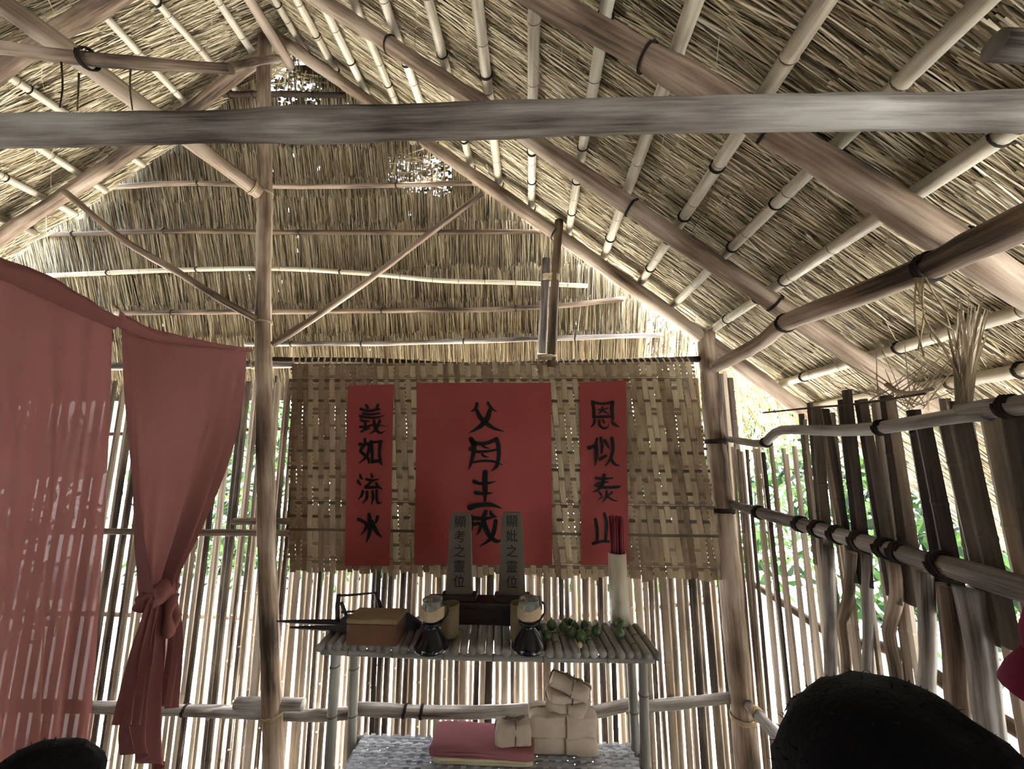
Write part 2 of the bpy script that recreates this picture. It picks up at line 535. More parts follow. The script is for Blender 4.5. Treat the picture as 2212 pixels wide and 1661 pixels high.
# ------------------------------------------------------------------ strands (thatch)
def strand_arrays(P, D, Ln, Wd, side, bend, id0=0):
    """ribbons of straw: P start, D direction, Ln length, Wd width, side vector, bend vector at the tip"""
    n = len(P)
    S = side * (Wd / 2)[:, None]
    mid = P + D * (Ln * .55)[:, None] + bend * .3
    tip = P + D * Ln[:, None] + bend
    V = np.stack([P - S, P + S, mid - S, mid + S, tip - S * .35, tip + S * .35], 1).reshape(-1, 3)
    b = (np.arange(n) * 6)[:, None]
    Q = np.concatenate([b + np.array([[0, 1, 3, 2]]), b + np.array([[2, 3, 5, 4]])], 1).reshape(-1, 4)
    ids = (id0 + np.arange(n)).astype(np.float64)[:, None]
    one = np.ones((n, 1))
    def c(u, v): return np.stack([ids[:, 0] + u, v], 1)
    l0, l1, l2 = np.zeros(n), Ln * .55, Ln
    UV = np.stack([c(.1, l0), c(.9, l0), c(.9, l1), c(.1, l1), c(.1, l1), c(.9, l1), c(.9, l2), c(.1, l2)], 1).reshape(-1, 2)
    return V, Q, UV


def merge(arrs):
    Vs, Qs, Us, off = [], [], [], 0
    for V, Q, U in arrs:
        Vs.append(V); Qs.append(Q + off); Us.append(U); off += len(V)
    return np.concatenate(Vs), np.concatenate(Qs), np.concatenate(Us)


def unit(a):
    return a / np.linalg.norm(a, axis=1, keepdims=True)


def thatch_tiers(org, es, et, nrm, tiers, t0, t1, dens, keep=None, wid=(.003, .0055), splay=.10, lift=.10, bias=0.0, trim=None):
    """rows of straw on a plane: org + s*es + t*et, nrm points outdoors. tiers = list of (s_top, s_bottom)"""
    org, es, et, nrm = [np.array(Vector(q)) for q in (org, es, et, nrm)]
    out = []
    id0 = 0
    for (sa, sb) in tiers:
        n = int((t1 - t0) * dens)
        t = NR.uniform(t0, t1, n)
        clump = np.floor(t / .055)
        ch = np.sin(clump * 12.9898 + sa * 78.2) * 43758.5453
        ch = ch - np.floor(ch)
        ch2 = np.sin(clump * 39.3 + sa * 11.1) * 24634.6345
        ch2 = ch2 - np.floor(ch2)
        s = sa + NR.normal(0, .012, n) + (ch - .5) * .05
        ln = (sb - sa) * NR.uniform(.75, 1.15, n)
        ang = NR.normal(bias, splay * .7, n) + (ch2 - .5) * splay * 1.6
        D = es[None] * np.cos(ang)[:, None] + et[None] * np.sin(ang)[:, None]
        off = NR.uniform(0, .035, n)
        D = D + nrm[None] * (lift + NR.normal(0, .02, n))[:, None]
        D = unit(D)
        P = org[None] + es[None] * s[:, None] + et[None] * t[:, None] + nrm[None] * (off - .012)[:, None]
        tw = NR.normal(0, .4, n)
        A = unit(np.cross(D, np.repeat(nrm[None], n, 0)))
        B = np.cross(D, A)
        side = A * np.cos(tw)[:, None] + B * np.sin(tw)[:, None]
        bend = A * NR.normal(0, .009, n)[:, None] - nrm[None] * NR.normal(0.0, .012, n)[:, None]
        W = NR.uniform(wid[0], wid[1], n)
        # some loose straws that stick out of the surface into the room
        loose = NR.random(n) < .004
        bend[loose] -= nrm[None] * NR.uniform(.02, .10, n)[loose][:, None]
        bend[loose] += A[loose] * NR.normal(0, .08, n)[loose][:, None]
        if trim is not None:
            over = P[:, 2] - trim(P)
            adv = np.where(over > 0, over / np.maximum(.2, -D[:, 2]), 0)
            P = P + D * adv[:, None]
            ln = ln - adv
            k = ln > .06
            P, D, ln, W, side, bend, t, s = P[k], D[k], ln[k], W[k], side[k], bend[k], t[k], s[k]
        if keep is not None:
            k = keep(P, t, s)
            P, D, ln, W, side, bend = P[k], D[k], ln[k], W[k], side[k], bend[k]
        out.append(strand_arrays(P, D, ln, W, side, bend, id0))
        id0 += n
    return out

# ------------------------------------------------------------------ the hut: main planes
YG = 2.36                                   # plane of the gable frame (king post, end rafters, corner post)
YW = 2.44                                   # plane of the back wall slats
XR = 1.22                                   # plane of the right wall slats
RA, RB = atY(598, 80, YG), atY(1512, 724, YG)
LA, LB = atY(560, 126, YG), atY(5, 508, YG)


def slope_frame(a, b):
    d = (b - a); d.y = 0; d.normalize()
    n = Vector((-d.z, 0, d.x))
    if n.z < 0: n = -n
    return d, n


dR, nR = slope_frame(RA, RB)
dL, nL = slope_frame(LA, LB)
PO = 0.050 + 0.024                          # rafter centre -> purlin centre
TO = PO + 0.030                             # rafter centre -> thatch face
# apex where both rafter lines meet
den = dR.x * dL.z - dR.z * dL.x
kR = ((LA.x - RA.x) * dL.z - (LA.z - RA.z) * dL.x) / den
APEX = RA + dR * kR


def on_R(px, py, off): return atP(px, py, RA + nR * off, nR)
def on_L(px, py, off): return atP(px, py, LA + nL * off, nL)


Y0, Y1 = -2.2, 2.60                          # roof from over the viewer's head to past the gable

# ------------------------------------------------------------------ floor and ground
mb = MB()
mb.box((-1.55, .1, -.02), (5.9, 4.9, .04))
tag(mb.build('floor', 'earth', smooth=False), kind='structure')
mb = MB()
mb.box((0, 2, -.12), (60, 60, .1))
tag(mb.build('ground', 'ground', smooth=False), kind='structure')

# ------------------------------------------------------------------ thatch roof
def roof(name, a, d, n, smax, ny_, purl_s, bias):
    org = a + n * TO
    org = Vector((org.x, 0, org.z))
    es, et = d, Vector((0, 1, 0))
    # inner straw rows
    edges = sorted(purl_s)
    tiers = []
    s = -0.40
    while s < smax:
        tiers.append((s, s + .78)); s += .16
    arr = thatch_tiers(org, es, et, n, tiers, Y0, Y1, 620, wid=(.0022, .0046), splay=.07, lift=.06, bias=bias)
    # stray stems lying loosely across the surface
    k = 420
    P = np.array(org)[None] + np.array(es)[None] * NR.uniform(0, smax, k)[:, None] + np.array(et)[None] * NR.uniform(Y0, 2.6, k)[:, None] - np.array(n)[None] * NR.uniform(.0, .05, k)[:, None]
    an = NR.uniform(0, 6.28, k)
    D = unit(np.array(es)[None] * np.cos(an)[:, None] + np.array(et)[None] * np.sin(an)[:, None] + np.array([[0, 0, -1.0]]) * NR.uniform(-.1, .7, k)[:, None])
    A = unit(np.cross(D, np.repeat(np.array(n)[None], k, 0)))
    arr.append(strand_arrays(P, D, NR.uniform(.08, .26, k), NR.uniform(.0018, .004, k), A, NR.normal(0, .025, (k, 3)), 900000))
    V, Q, U = merge(arr)
    o = mesh_obj(name, V, Q, U, 'straw', base=False)
    tag(o, kind='structure')
    # dark backing sheet behind the visible straw
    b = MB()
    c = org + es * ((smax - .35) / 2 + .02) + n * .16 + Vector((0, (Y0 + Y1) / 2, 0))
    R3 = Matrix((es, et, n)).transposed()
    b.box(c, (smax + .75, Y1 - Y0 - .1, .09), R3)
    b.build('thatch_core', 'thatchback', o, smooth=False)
    return o


# purlins first read from the photograph, then laid along the roof
RP = [((635, 70), (593, 0)), ((715, 127), (638, 0)), ((776, 165), (695, 9)), ((838, 180), (762, 0)), ((912, 229), (828, 0)),
      ((990, 229), (919, 0)), ((1080, 415), (1030, 0)), ((1148, 470), (1155, 0)), ((1225, 520), (1313, 0)), ((1305, 555), (1500, 0)),
      ((1382, 612), (1775, 17)), ((1450, 662), (2129, 0)), ((1542, 708), (2204, 268)), ((1690, 832), (2205, 664)), ((2062, 832), (2208, 794))]
LP = [((546, 115), (469, 0)), ((452, 131), (334, 0)), ((398, 219), (212, 20)), ((128, 236), (3, 155)), ((169, 378), (91, 320)),
      ((152, 458), (0, 378)), ((67, 499), (0, 470))]
ORD = ['topmost', 'second', 'third', 'fourth', 'fifth', 'sixth', 'seventh', 'eighth', 'ninth', 'tenth', 'eleventh', 'twelfth', 'thirteenth', 'fourteenth', 'lowest']


def purlins(lst, onf, d, n, a, side):
    ss = []
    for k, (p, q) in enumerate(lst):
        A, B = onf(*p, PO), onf(*q, PO)
        sA, sB = (A - a).dot(d), (B - a).dot(d)
        sl = 0 if abs(A.y - B.y) < .15 else (sA - sB) / (A.y - B.y)
        sl = max(-.05, min(.05, sl))
        ym = (A.y + B.y) / 2; sm = (sA + sB) / 2
        base = lambda y: a + d * (sm + sl * (y - ym)) + n * PO + Vector((0, y - a.y, 0))
        r = R.uniform(.0225, .027)
        ye = R.uniform(2.5, 2.66)
        yn = -2.0
        o = pole('bamboo_purlin', [base(ye), base(1.6), base(.8), base(-.3), base(yn)], r, r * 1.05, 'bamboo', 'bamboo',
                 'pale bamboo purlin under the %s thatch, %s counting down from the ridge' % (side, ORD[k] if k < len(lst) - 1 else 'the lowest'),
                 'purlin', 'bamboo purlins under the %s thatch slope' % side, wob=.006)
        ys = [y for y in (2.42, 2.15, 1.85, 1.62, 1.35, 1.12, .85) if R.random() < .62]
        for y in ys:
            lashing(o, base(y + R.uniform(-.04, .04)), turns=R.choice((1, 2)), cr=.0032)
        ss.append(sm)
    return ss


sR = purlins(RP, on_R, dR, nR, RA, 'right')
sL = purlins(LP, on_L, dL, nL, LA, 'left')
sEndR = (on_R(1720, 884, TO) - RA).dot(dR) + 1.0
roof('ceiling_right', RA, dR, nR, sEndR, 1, sR, .10)
roof('ceiling_left', LA, dL, nL, 4.0, 1, sL, -.10)

# ------------------------------------------------------------------ rafters
def rafter(lab, pts, onf, r, y_fix=None):
    P = [onf(px, py, 0) for px, py in pts]
    if y_fix is None:
        y_fix = sum(p.y for p in P) / len(P)
    P = [Vector((p.x, y_fix + (p.y - y_fix) * .6, p.z)) for p in P]
    return P


rafters = {}
for lab, pts, fn, r, ext0, ext1, y in (
    ('brown wooden end rafter of the right slope, along the gable thatch', [(598, 80), (940, 318), (1512, 724), (1725, 884)], on_R, .042, .05, .1, None),
    ('brown wooden rafter of the right slope, next in from the gable', [(690, 0), (1040, 226), (1440, 500), (1720, 690), (1960, 842)], on_R, .040, .5, .25, None),
    ('thick brown rafter of the right slope, nearest the viewer', [(1160, 0), (1560, 205), (2050, 520), (2210, 636)], on_R, .040, 1.3, .5, None),
    ('brown wooden end rafter of the left slope, along the gable thatch', [(560, 126), (300, 318), (5, 508)], on_L, .042, .1, .9, None),
    ('broad brown rafter crossing the top left corner of the left slope', [(245, 0), (120, 66), (20, 142)], on_L, .042, 1.0, 1.2, None),
):
    P = rafter(lab, pts, fn, r)
    P = [P[0] + (P[0] - P[-1]).normalized() * ext0] + P + [P[-1] + (P[-1] - P[0]).normalized() * ext1]
    o = pole('wooden_rafter', P, r, r * 1.05, 'wood', 'wood', lab, 'rafter', 'wooden rafters', wob=.005)
    rafters[lab[:14] + str(len(rafters))] = o
RL = list(rafters.values())
for o, ts in ((RL[1], (.25, .45, .62, .8)), (RL[2], (.5, .62, .8)), (RL[0], (.35, .6))):
    pth = POLES[o.name][0]
    for t in ts:
        lashing(o, pth[int(t * (len(pth) - 1))], 'darkrope', turns=2, cr=.003)

# ridge pole, posts, beams
rp0 = APEX + Vector((0.0, .1, -.10))
pole('ridge_pole', [rp0, rp0 + Vector((.01, -1.4, .01)), rp0 + Vector((0, -4.3, 0))], .036, .04, 'wood', 'wood',
     'brown wooden ridge pole running to the top of the gable', 'pole')
kp = [atY(572, 85, YG - .03), atY(571, 420, YG - .03), atY(570, 760, YG - .03), atY(578, 1200, YG - .03), atY(592, 1661, YG - .03)]
kp.append(Vector((kp[-1].x + (kp[-1].x - kp[-2].x) * .2, kp[-1].y, 0)))
king = pole('king_post', kp, .045, .052, 'wood', 'wood', 'tall slender wooden post standing left of the woven mat, up to the ridge', 'post', wob=.003)
for py, mt in ((412, 'rope'), (690, 'rope'), (1540, 'rope')):
    lashing(king, atY(575, py, YG - .03), mt, turns=3, cr=.003, name='rope_tie')
cp = [atY(1525, 716, YG), atY(1548, 960, YG), atY(1585, 1330, YG), atY(1614, 1661, YG)]
cp.append(Vector((cp[-1].x + .004, cp[-1].y, 0)))
corner = pole('corner_post', cp, .055, .062, 'wood', 'wood', 'thick brown wooden corner post at the right end of the woven mat', 'post', wob=.005)
for py in (950, 1110, 1545):
    lashing(corner, atY(1525 + (py - 716) * .095, py, YG), 'darkrope' if py < 1200 else 'rope', turns=4, cr=.0035, name='rope_tie')

YT = .75
tb = [atY(-300, 298, YT), atY(0, 282, YT), atY(560, 272, YT), atY(1100, 262, YT), atY(1650, 246, YT), atY(2212, 238, YT), atY(2330, 236, YT)]
tie = pole('tie_beam', tb, .0355, .037, 'wood', 'greywood', 'thick grey brown tie beam spanning across the whole room', 'beam', wob=.003)
stub = [atY(2150, 96, .50), atY(2260, 106, .50), atY(2480, 120, .50)]
pole('log_stub', stub, .0195, .021, 'wood', 'greywood', 'sawn grey log end pointing in at the top right corner', 'log', wob=.001)

XE = 1.115
ep = [atX(1545, 792, XE), atX(1640, 742, XE), atX(1700, 697, XE), atX(1850, 640, XE), atX(2010, 575, XE), atX(2212, 478, XE)]
ep.append(ep[-1] + (ep[-1] - ep[-3]) * 1.8)
eave = pole('eave_pole', ep, .036, .040, 'wood', 'wood', 'long brown eave pole running from the corner post under the right rafters', 'pole', wob=.004)
lashing(eave, atX(1692, 700, XE), 'darkrope', 2, cr=.004)
lashing(eave, atX(2000, 580, XE), 'darkrope', 3, cr=.004)
# frayed cord that hangs from the eave pole
mb = MB()
for k in range(7):
    a = atX(1975 + k * 4, 600, XE - .05)
    l = R.uniform(.10, .24)
    mb.tube(catmull([a, a + Vector((R.uniform(-.012, .012), R.uniform(-.015, .015), -l * .5)), a + Vector((R.uniform(-.02, .02), R.uniform(-.04, .04), -l))], 4), .0022, 5)
mb.build('frayed_cord', 'rope', eave)

# longitudinal pole to the king post, cross branches
lp = [atY(560, 416, YG - .11), atY(330, 245, 1.72), atY(150, 112, 1.38), atY(20, 18, 1.2)]
lp = [lp[0], lp[1], lp[2], lp[3], lp[3] + (lp[3] - lp[2]).normalized() * 1.4]
longp = pole('brace_pole', lp, .046, .042, 'wood', 'wood', 'pale straight log slanting from the top left corner down to the king post', 'pole', wob=.004)
lashing(longp, atY(545, 405, 2.2), 'rope', 2, cr=.004, name='rope_tie')
yb = 1.29
bp = [atY(-220, 82, yb), atY(0, 105, yb), atY(110, 122, yb), atY(200, 130, yb), atY(330, 138, yb), atY(500, 150, yb)]
br = pole('collar_branch', bp, .030, .021, 'wood', 'wood', 'crooked brown branch tied across the slanting log at top left', 'branch', wob=.006)
lashing(br, atY(192, 130, yb), 'darkrope', 3, cr=.004, extra=.01)
pole('thin_branch', [atY(478, 150, 1.36), atY(530, 138, 1.75), atY(600, 126, YG - .09)], .020, .024, 'wood', 'wood',
     'thin branch linking the crooked branch with the top of the king post', 'branch', wob=.003)
pole('brace_branch', [atY(140, 415, YG - .07), atY(270, 520, YG - .07), atY(390, 592, YG - .07), atY(480, 650, YG - .07), atY(553, 690, YG - .07)], .021, .024, 'wood', 'wood',
     'wavy brown brace branch on the left of the king post', 'branch', 'gable braces', wob=.006)
pole('brace_branch', [atY(588, 745, YG - .07), atY(690, 680, YG - .07), atY(820, 585, YG - .07), atY(960, 480, YG - .07), atY(1042, 418, YG - .07)], .021, .018, 'wood', 'wood',
     'thin brown brace branch on the right of the king post', 'branch', 'gable braces', wob=.006)

# short posts beside the mat's middle
p1 = pole('short_post', [atY(1208, 478, YG - .03), atY(1200, 600, YG - .03), atY(1192, 792, YG - .03)], .029, .028, 'wood', 'darkwood',
          'short dark post standing on the wall plate under the right rafter', 'post', wob=.004)
p2 = pole('short_post', [atY(1180, 560, YG + .03), atY(1176, 660, YG + .03), atY(1170, 765, YG + .03)], .029, .030, 'wood', 'greywood',
          'short pale bamboo post tied against the dark short post', 'post', wob=.003)
lashing(p1, atY(1198, 596, YG - .03), 'rope', 7, cr=.0028, name='twine_binding', other=atY(1178, 600, YG + .03))
mb = MB()
cc = atY(1178, 772, YG - .05)
rt = Matrix.Rotation(math.radians(12), 3, 'X')
mb.lathe(cc, [(.040, -.016), (.043, 0), (.043, .02), (.036, .02), (.034, -.01)], 24, rt)
tubeend = mb.build('cut_bamboo_ring', 'weave')
tag(tubeend, 'cut bamboo ring lashed on top of the mat below the dark short post', 'bamboo ring')
mb = MB()
pts = [cc + rt @ Vector((.046 * math.cos(q / 14 * 2 * math.pi) * 1.25 + .012, .05 * math.sin(q / 14 * 2 * math.pi), .004 * q / 14)) for q in range(44)]
mb.tube(pts, .0032, 5)
mb.build('rope_binding', 'rope', tubeend)

# ------------------------------------------------------------------ gable thatch (steep outward leaning skirt)
G0 = Vector((0, YG + .10, APEX.z))
G1 = Vector((0, YG + .78, 2.30))
gs = (G1 - G0).normalized()
gn = Vector((0, -gs.z, gs.y))
if gn.y < 0: gn = -gn


def on_G(px, py, off=0.0): return atP(px, py, G0 + gn * off, gn)


GP = [('short dark board high in the gable thatch below the sky holes', [(470, 206), (600, 203), (745, 205)], .022, 'wood', 'darkwood'),
      ('gable pole level with the tie of the slanting log', [(180, 408), (400, 396), (600, 402), (850, 400), (1045, 394)], .020, 'wood', 'wood'),
      ('dark gable pole, below the pole that meets the slanting log', [(25, 508), (400, 500), (800, 503), (1205, 500)], .020, 'wood', 'darkwood'),
      ('pale bending bamboo gable pole with a split right end', [(90, 597), (350, 584), (600, 580), (800, 592), (950, 606), (1100, 610), (1268, 618)], .019, 'bamboo', 'bamboo'),
      ('brown gable pole below the bending bamboo pole', [(250, 676), (500, 674), (850, 671), (1160, 664), (1345, 646)], .022, 'wood', 'wood'),
      ('lowest gable pole just above the wall plate', [(530, 744), (800, 742), (1050, 735), (1432, 724)], .021, 'wood', 'greywood')]
gpo = []
gps = []
for lab, pts, r, kind, mt in GP:
    P = [on_G(px, py, -.030) for px, py in pts]
    o = pole('gable_pole', P, r, r * .92, kind, mt, lab, 'pole', 'poles across the gable thatch', wob=.004)
    gpo.append(o)
    gps.append(sum((p - G0).dot(gs) for p in P) / len(P))
    for t in (.12, .3, .55, .8):
        if R.random() < .75:
            i = int(t * (len(POLES[o.name][0]) - 1))
            lashing(o, POLES[o.name][0][i], 'darkrope', 2, cr=.003)

HOLES = [on_G(620, 152), on_G(678, 168), on_G(868, 340), on_G(935, 350), on_G(895, 372), on_G(600, 165), on_G(950, 380)]
HR = [.15, .09, .12, .15, .10, .10, .09]


def under_roof(P, margin):
    zr = RA.z + (P[:, 0] - RA.x) * dR.z / dR.x - margin
    zl = LA.z + (P[:, 0] - LA.x) * dL.z / dL.x - margin
    return (P[:, 2] < zr) & (P[:, 2] < zl)


def over_roof(P, margin):
    """how far straw of the outward leaning skirt stands above the roof's end edge"""
    f = np.minimum(1.0, Y1 / P[:, 1])
    x = P[:, 0] * f
    z = EYE.z + (P[:, 2] - EYE.z) * f
    zr = RA.z + (x - RA.x) * dR.z / dR.x
    zl = LA.z + (x - LA.x) * dL.z / dL.x
    return (z - np.minimum(zr, zl) - margin) / f


def roof_line(P):
    return P[:, 2] - over_roof(P, np.where(P[:, 0] > .8, .16, .32) + NR.uniform(-.13, .12, len(P)))


def keep_g(P, t, s):
    k = (P[:, 0] < .92) | (NR.random(len(P)) < .6 - .4 * (P[:, 0] - .92))
    for h, hr in zip(HOLES, HR):
        hv = np.array(h)
        d = np.linalg.norm((P - hv)[:, [0, 2]], axis=1)
        d2 = np.abs(P[:, 0] - hv[0])
        low = (P[:, 2] > hv[2] - hr) & (P[:, 2] < hv[2] + .36) & (d2 < hr)
        k &= ~(((d < hr) | low) & (NR.random(len(P)) < .93))
    return k


tg = []
prev = gps[0]
gt = [(-.05, .32)] + [(g - .055, (gps[i + 1] if i + 1 < len(gps) else g + .30) + .10) for i, g in enumerate(gps)]
gt += [(gps[1] - .30, gps[1] + .08), (gps[2] - .28, gps[2] + .05)]
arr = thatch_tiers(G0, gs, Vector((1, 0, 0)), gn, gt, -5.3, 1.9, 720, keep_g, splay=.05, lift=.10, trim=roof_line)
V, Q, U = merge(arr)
gab = mesh_obj('wall_gable', V, Q, U, 'gablestraw', base=False)
tag(gab, kind='structure')
# dark backing pieces behind, left out round the holes the sky shows through
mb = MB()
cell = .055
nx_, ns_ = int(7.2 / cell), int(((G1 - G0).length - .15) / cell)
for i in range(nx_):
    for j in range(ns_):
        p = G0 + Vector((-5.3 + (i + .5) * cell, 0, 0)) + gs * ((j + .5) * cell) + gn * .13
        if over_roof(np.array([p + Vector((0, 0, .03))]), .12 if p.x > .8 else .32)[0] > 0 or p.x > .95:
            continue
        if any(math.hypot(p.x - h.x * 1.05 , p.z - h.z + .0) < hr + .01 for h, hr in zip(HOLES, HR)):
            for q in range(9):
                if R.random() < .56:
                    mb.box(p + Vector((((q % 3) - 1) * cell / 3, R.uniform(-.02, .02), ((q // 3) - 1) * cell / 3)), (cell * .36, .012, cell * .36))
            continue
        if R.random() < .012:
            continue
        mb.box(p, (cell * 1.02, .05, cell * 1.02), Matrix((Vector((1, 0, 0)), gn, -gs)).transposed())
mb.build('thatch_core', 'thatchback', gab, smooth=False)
# twisted ties left in the holes: rough net of straw
arr = []
for h, hr in zip(HOLES, HR):
    n = 14
    P = np.array([[h.x + NR.uniform(-hr, hr), h.y + NR.uniform(.0, .1), h.z + NR.uniform(-hr, hr)] for _ in range(n)])
    D = unit(np.array([[NR.normal(0, 1.0) if q % 2 else NR.normal(0, .12), 0, NR.normal(0, .12) if q % 2 else -1] for q in range(n)]))
    arr.append(strand_arrays(P - D * .12, D, np.full(n, .26), NR.uniform(.006, .016, n), unit(np.cross(D, np.repeat([[0, 1.0, 0]], n, 0))), NR.normal(0, .01, (n, 3)), 1000))
V, Q, U = merge(arr)
mesh_obj('loose_straw', V, Q, U, 'straw', gab)

# fringe that hangs off the eaves outside the right corner
def fringe(name, x0, x1, y0, y1, z0, n, lmin, lmax, lab, lean=.2):
    P = np.stack([NR.uniform(x0, x1, n), NR.uniform(y0, y1, n), z0 + NR.normal(0, .07, n)], 1)
    D = unit(np.stack([NR.normal(lean, .22, n), NR.normal(.0, .15, n), -np.ones(n)], 1))
    A = unit(np.cross(D, np.repeat([[0, 1.0, 0]], n, 0)))
    V, Q, U = strand_arrays(P, D, NR.uniform(lmin, lmax, n), NR.uniform(.004, .009, n), A, np.stack([NR.normal(.02, .06, n), NR.normal(0, .03, n), np.zeros(n)], 1))
    o = mesh_obj(name, V, Q, U, 'drystraw')
    return tag(o, lab, 'straw fringe', kind='stuff')


fringe('straw_fringe', 1.22, 2.3, 2.62, 3.0, 2.63, 420, .2, .62, 'ragged orange straw fringe hanging outside behind the corner post')

# wall plate above the mat
wp = pole('wall_plate', [atY(590, 776, YG + .01), atY(780, 778, YG + .01), atY(1000, 789, YG + .01), atY(1250, 784, YG + .01), atY(1515, 776, YG + .01)], .019, .021, 'wood', 'darkwood',
          'slim dark pole that the woven mat hangs from', 'pole', wob=.003)
wp2 = pole('wall_plate', [atY(-420, 800, YG + .06), atY(120, 794, YG + .06), atY(420, 789, YG + .06), atY(640, 787, YG + .06)], .027, .027, 'wood', 'greywood',
           'grey wall plate pole behind the curtains, left of the king post', 'pole', wob=.003)
lashing(wp2, atY(548, 790, YG + .06), 'rope', 3, cr=.003, name='rope_tie')

# ------------------------------------------------------------------ slat walls
def slat_wall(name, along, inward, start, n, pitch, zb, ztf, wid, material, lean=.006, skip=None, thick=.009, gaps=.3):
    """split bamboo slats standing side by side; every slat a little curved strip with joints"""
    mb = MB()
    along = Vector(along); inward = Vector(inward)
    x = 0.0
    k = 0
    while x < n:
        wd = wid * R.uniform(.72, 1.2)
        gap = pitch - wid
        gap = gap * (R.uniform(.0, 1.5) if R.random() < .8 else R.uniform(1.3, 2.6))
        cx = x + wd / 2
        x += wd + gap
        k += 1
        if skip and skip(cx):
            continue
        zt = ztf(cx) + R.uniform(-.03, .03)
        z0 = zb + R.uniform(-.0, .02)
        tl = R.gauss(0, lean)
        dep = R.uniform(0, .016) + (0.012 if k % 2 else 0)
        rings = []
        zs = [z0]
        z = z0 + R.uniform(.05, .3)
        while z < zt - .02:
            zs += [z - .008, z, z + .008]; z += R.uniform(.2, .32)
        zs.append(zt)
        ph = R.uniform(0, 99)
        for i, zz in enumerate(zs):
            t = (zz - z0) / max(.1, zt - z0)
            nd = 1.0 if (i == 0 or i == len(zs) - 1 or (i - 1) % 3 != 1) else 1.08
            c = start + along * (cx + tl * (t - .5) * 2 + .004 * mnoise.noise(Vector((ph, zz * 1.5, 0)))) + inward * dep + Vector((0, 0, zz))
            h = wd / 2 * nd
            q = thick * (1.25 if nd > 1 else 1)
            rings.append([c - along * h, c - along * h * .55 + inward * q * .8, c + inward * q, c + along * h * .55 + inward * q * .8, c + along * h,
                          c + along * h * .5 + inward * q * .25, c - along * h * .5 + inward * q * .25])
        mb.loft(rings, True, True)
    return mb.build(name, material, smooth=False)


wb = slat_wall('wall_back', (1, 0, 0), (0, -1, 0), Vector((-4.25, YW, 0)), 5.55, .0408, .0,
               lambda x: 2.57 - (.03 if x > 2.4 else .05), .0385, 'slat')
tag(wb, kind='structure')
# right wall: pale thin slats by the corner, dense dark slats farther along
yc = 2.40
def zr_top(x):
    y = yc - x
    return 2.09 if y > 1.80 else 2.245 + .02 * math.sin(x * 9)


wr = slat_wall('wall_right', (0, -1, 0), (-1, 0, 0), Vector((XR + .03, yc, 0)), 4.2,   .040, .0, zr_top, .031, 'slat', lean=.014,
               skip=lambda x: .86 < x < 1.55 and R.random() < .45)
tag(wr, kind='structure')
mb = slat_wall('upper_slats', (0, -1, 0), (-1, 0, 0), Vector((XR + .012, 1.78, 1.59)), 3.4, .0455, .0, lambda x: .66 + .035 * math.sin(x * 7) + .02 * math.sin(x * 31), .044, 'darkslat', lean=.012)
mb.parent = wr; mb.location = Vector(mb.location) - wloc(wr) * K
wl = slat_wall('wall_left', (0, -1, 0), (1, 0, 0), Vector((-4.28, 2.40, 0)), 4.4, .0395, .0, lambda x: 2.37, .038, 'slat')
tag(wl, kind='structure')

# rails of the back wall
def rail(lab, pts, Y, r, kind='wood', mt='greywood', grp='rails of the back wall', ties=(), name='wall_rail', tm='rope'):
    o = pole(name, [atY(px, py, Y) for px, py in pts], r, r * .95, kind, mt, lab, 'rail', grp, wob=.003)
    for px, py in ties:
        lashing(o, atY(px, py, Y), tm, 3, cr=.003)
    return o


YR = YW - .055
rail('grey back wall rail running from behind the curtain past the king post', [(-300, 1520), (150, 1526), (300, 1530), (480, 1536), (660, 1545), (775, 1538)], YR, .032, ties=((400, 1532), (615, 1545)), tm='darkrope')
rail('grey back wall rail behind the parcels, middle stretch under the table', [(768, 1532), (900, 1538), (1020, 1538), (1170, 1532)], YR - .03, .032, ties=((868, 1538), (905, 1538)), tm='darkrope')
rail('short grey back wall rail behind the table\'s right rear leg', [(1150, 1546), (1260, 1542), (1362, 1522)], YR - .03, .029)
rail('grey back wall rail from the table leg to the corner post', [(1350, 1528), (1460, 1518), (1590, 1505)], YR, .028, ties=((1385, 1524),))
rail('upper back wall rail left of the mat, below its double', [(-200, 1150), (200, 1148), (420, 1150), (700, 1152)], YR, .021, mt='wood')
rail('short upper rail lying over the lower one beside the king post', [(505, 1128), (600, 1126), (720, 1128)], YR - .01, .020, mt='wood')
rail('short dark back wall rail between the mat and the corner post', [(1400, 1134), (1490, 1134), (1556, 1132)], YR - .01, .020, mt='darkwood')
rail('thin back wall lath level with the table top, left of the table', [(-200, 1322), (200, 1326), (340, 1330), (600, 1338), (760, 1345)], YW + .055, .014, mt='wood')
rail('thin back wall lath rising to the corner post, right of the table', [(980, 1345), (1190, 1335), (1300, 1326), (1420, 1310), (1560, 1297)], YW + .055, .014, mt='wood')
rail('thin high back wall lath behind the curtains', [(-200, 930), (230, 938), (540, 928), (640, 925)], YW + .055, .013, mt='darkwood')
rail('thin lath in the gap between mat and corner post, high up', [(1400, 888), (1480, 886), (1530, 885)], YW + .055, .013, mt='darkwood')
lg = pole('short_log', [atY(510, 1518, YR - .03), atY(580, 1519, YR - .03), atY(655, 1521, YR - .03)], .032, .033, 'wood', 'greywood',
          'short sawn log lying on the back wall rail behind the king post', 'log', wob=.002)

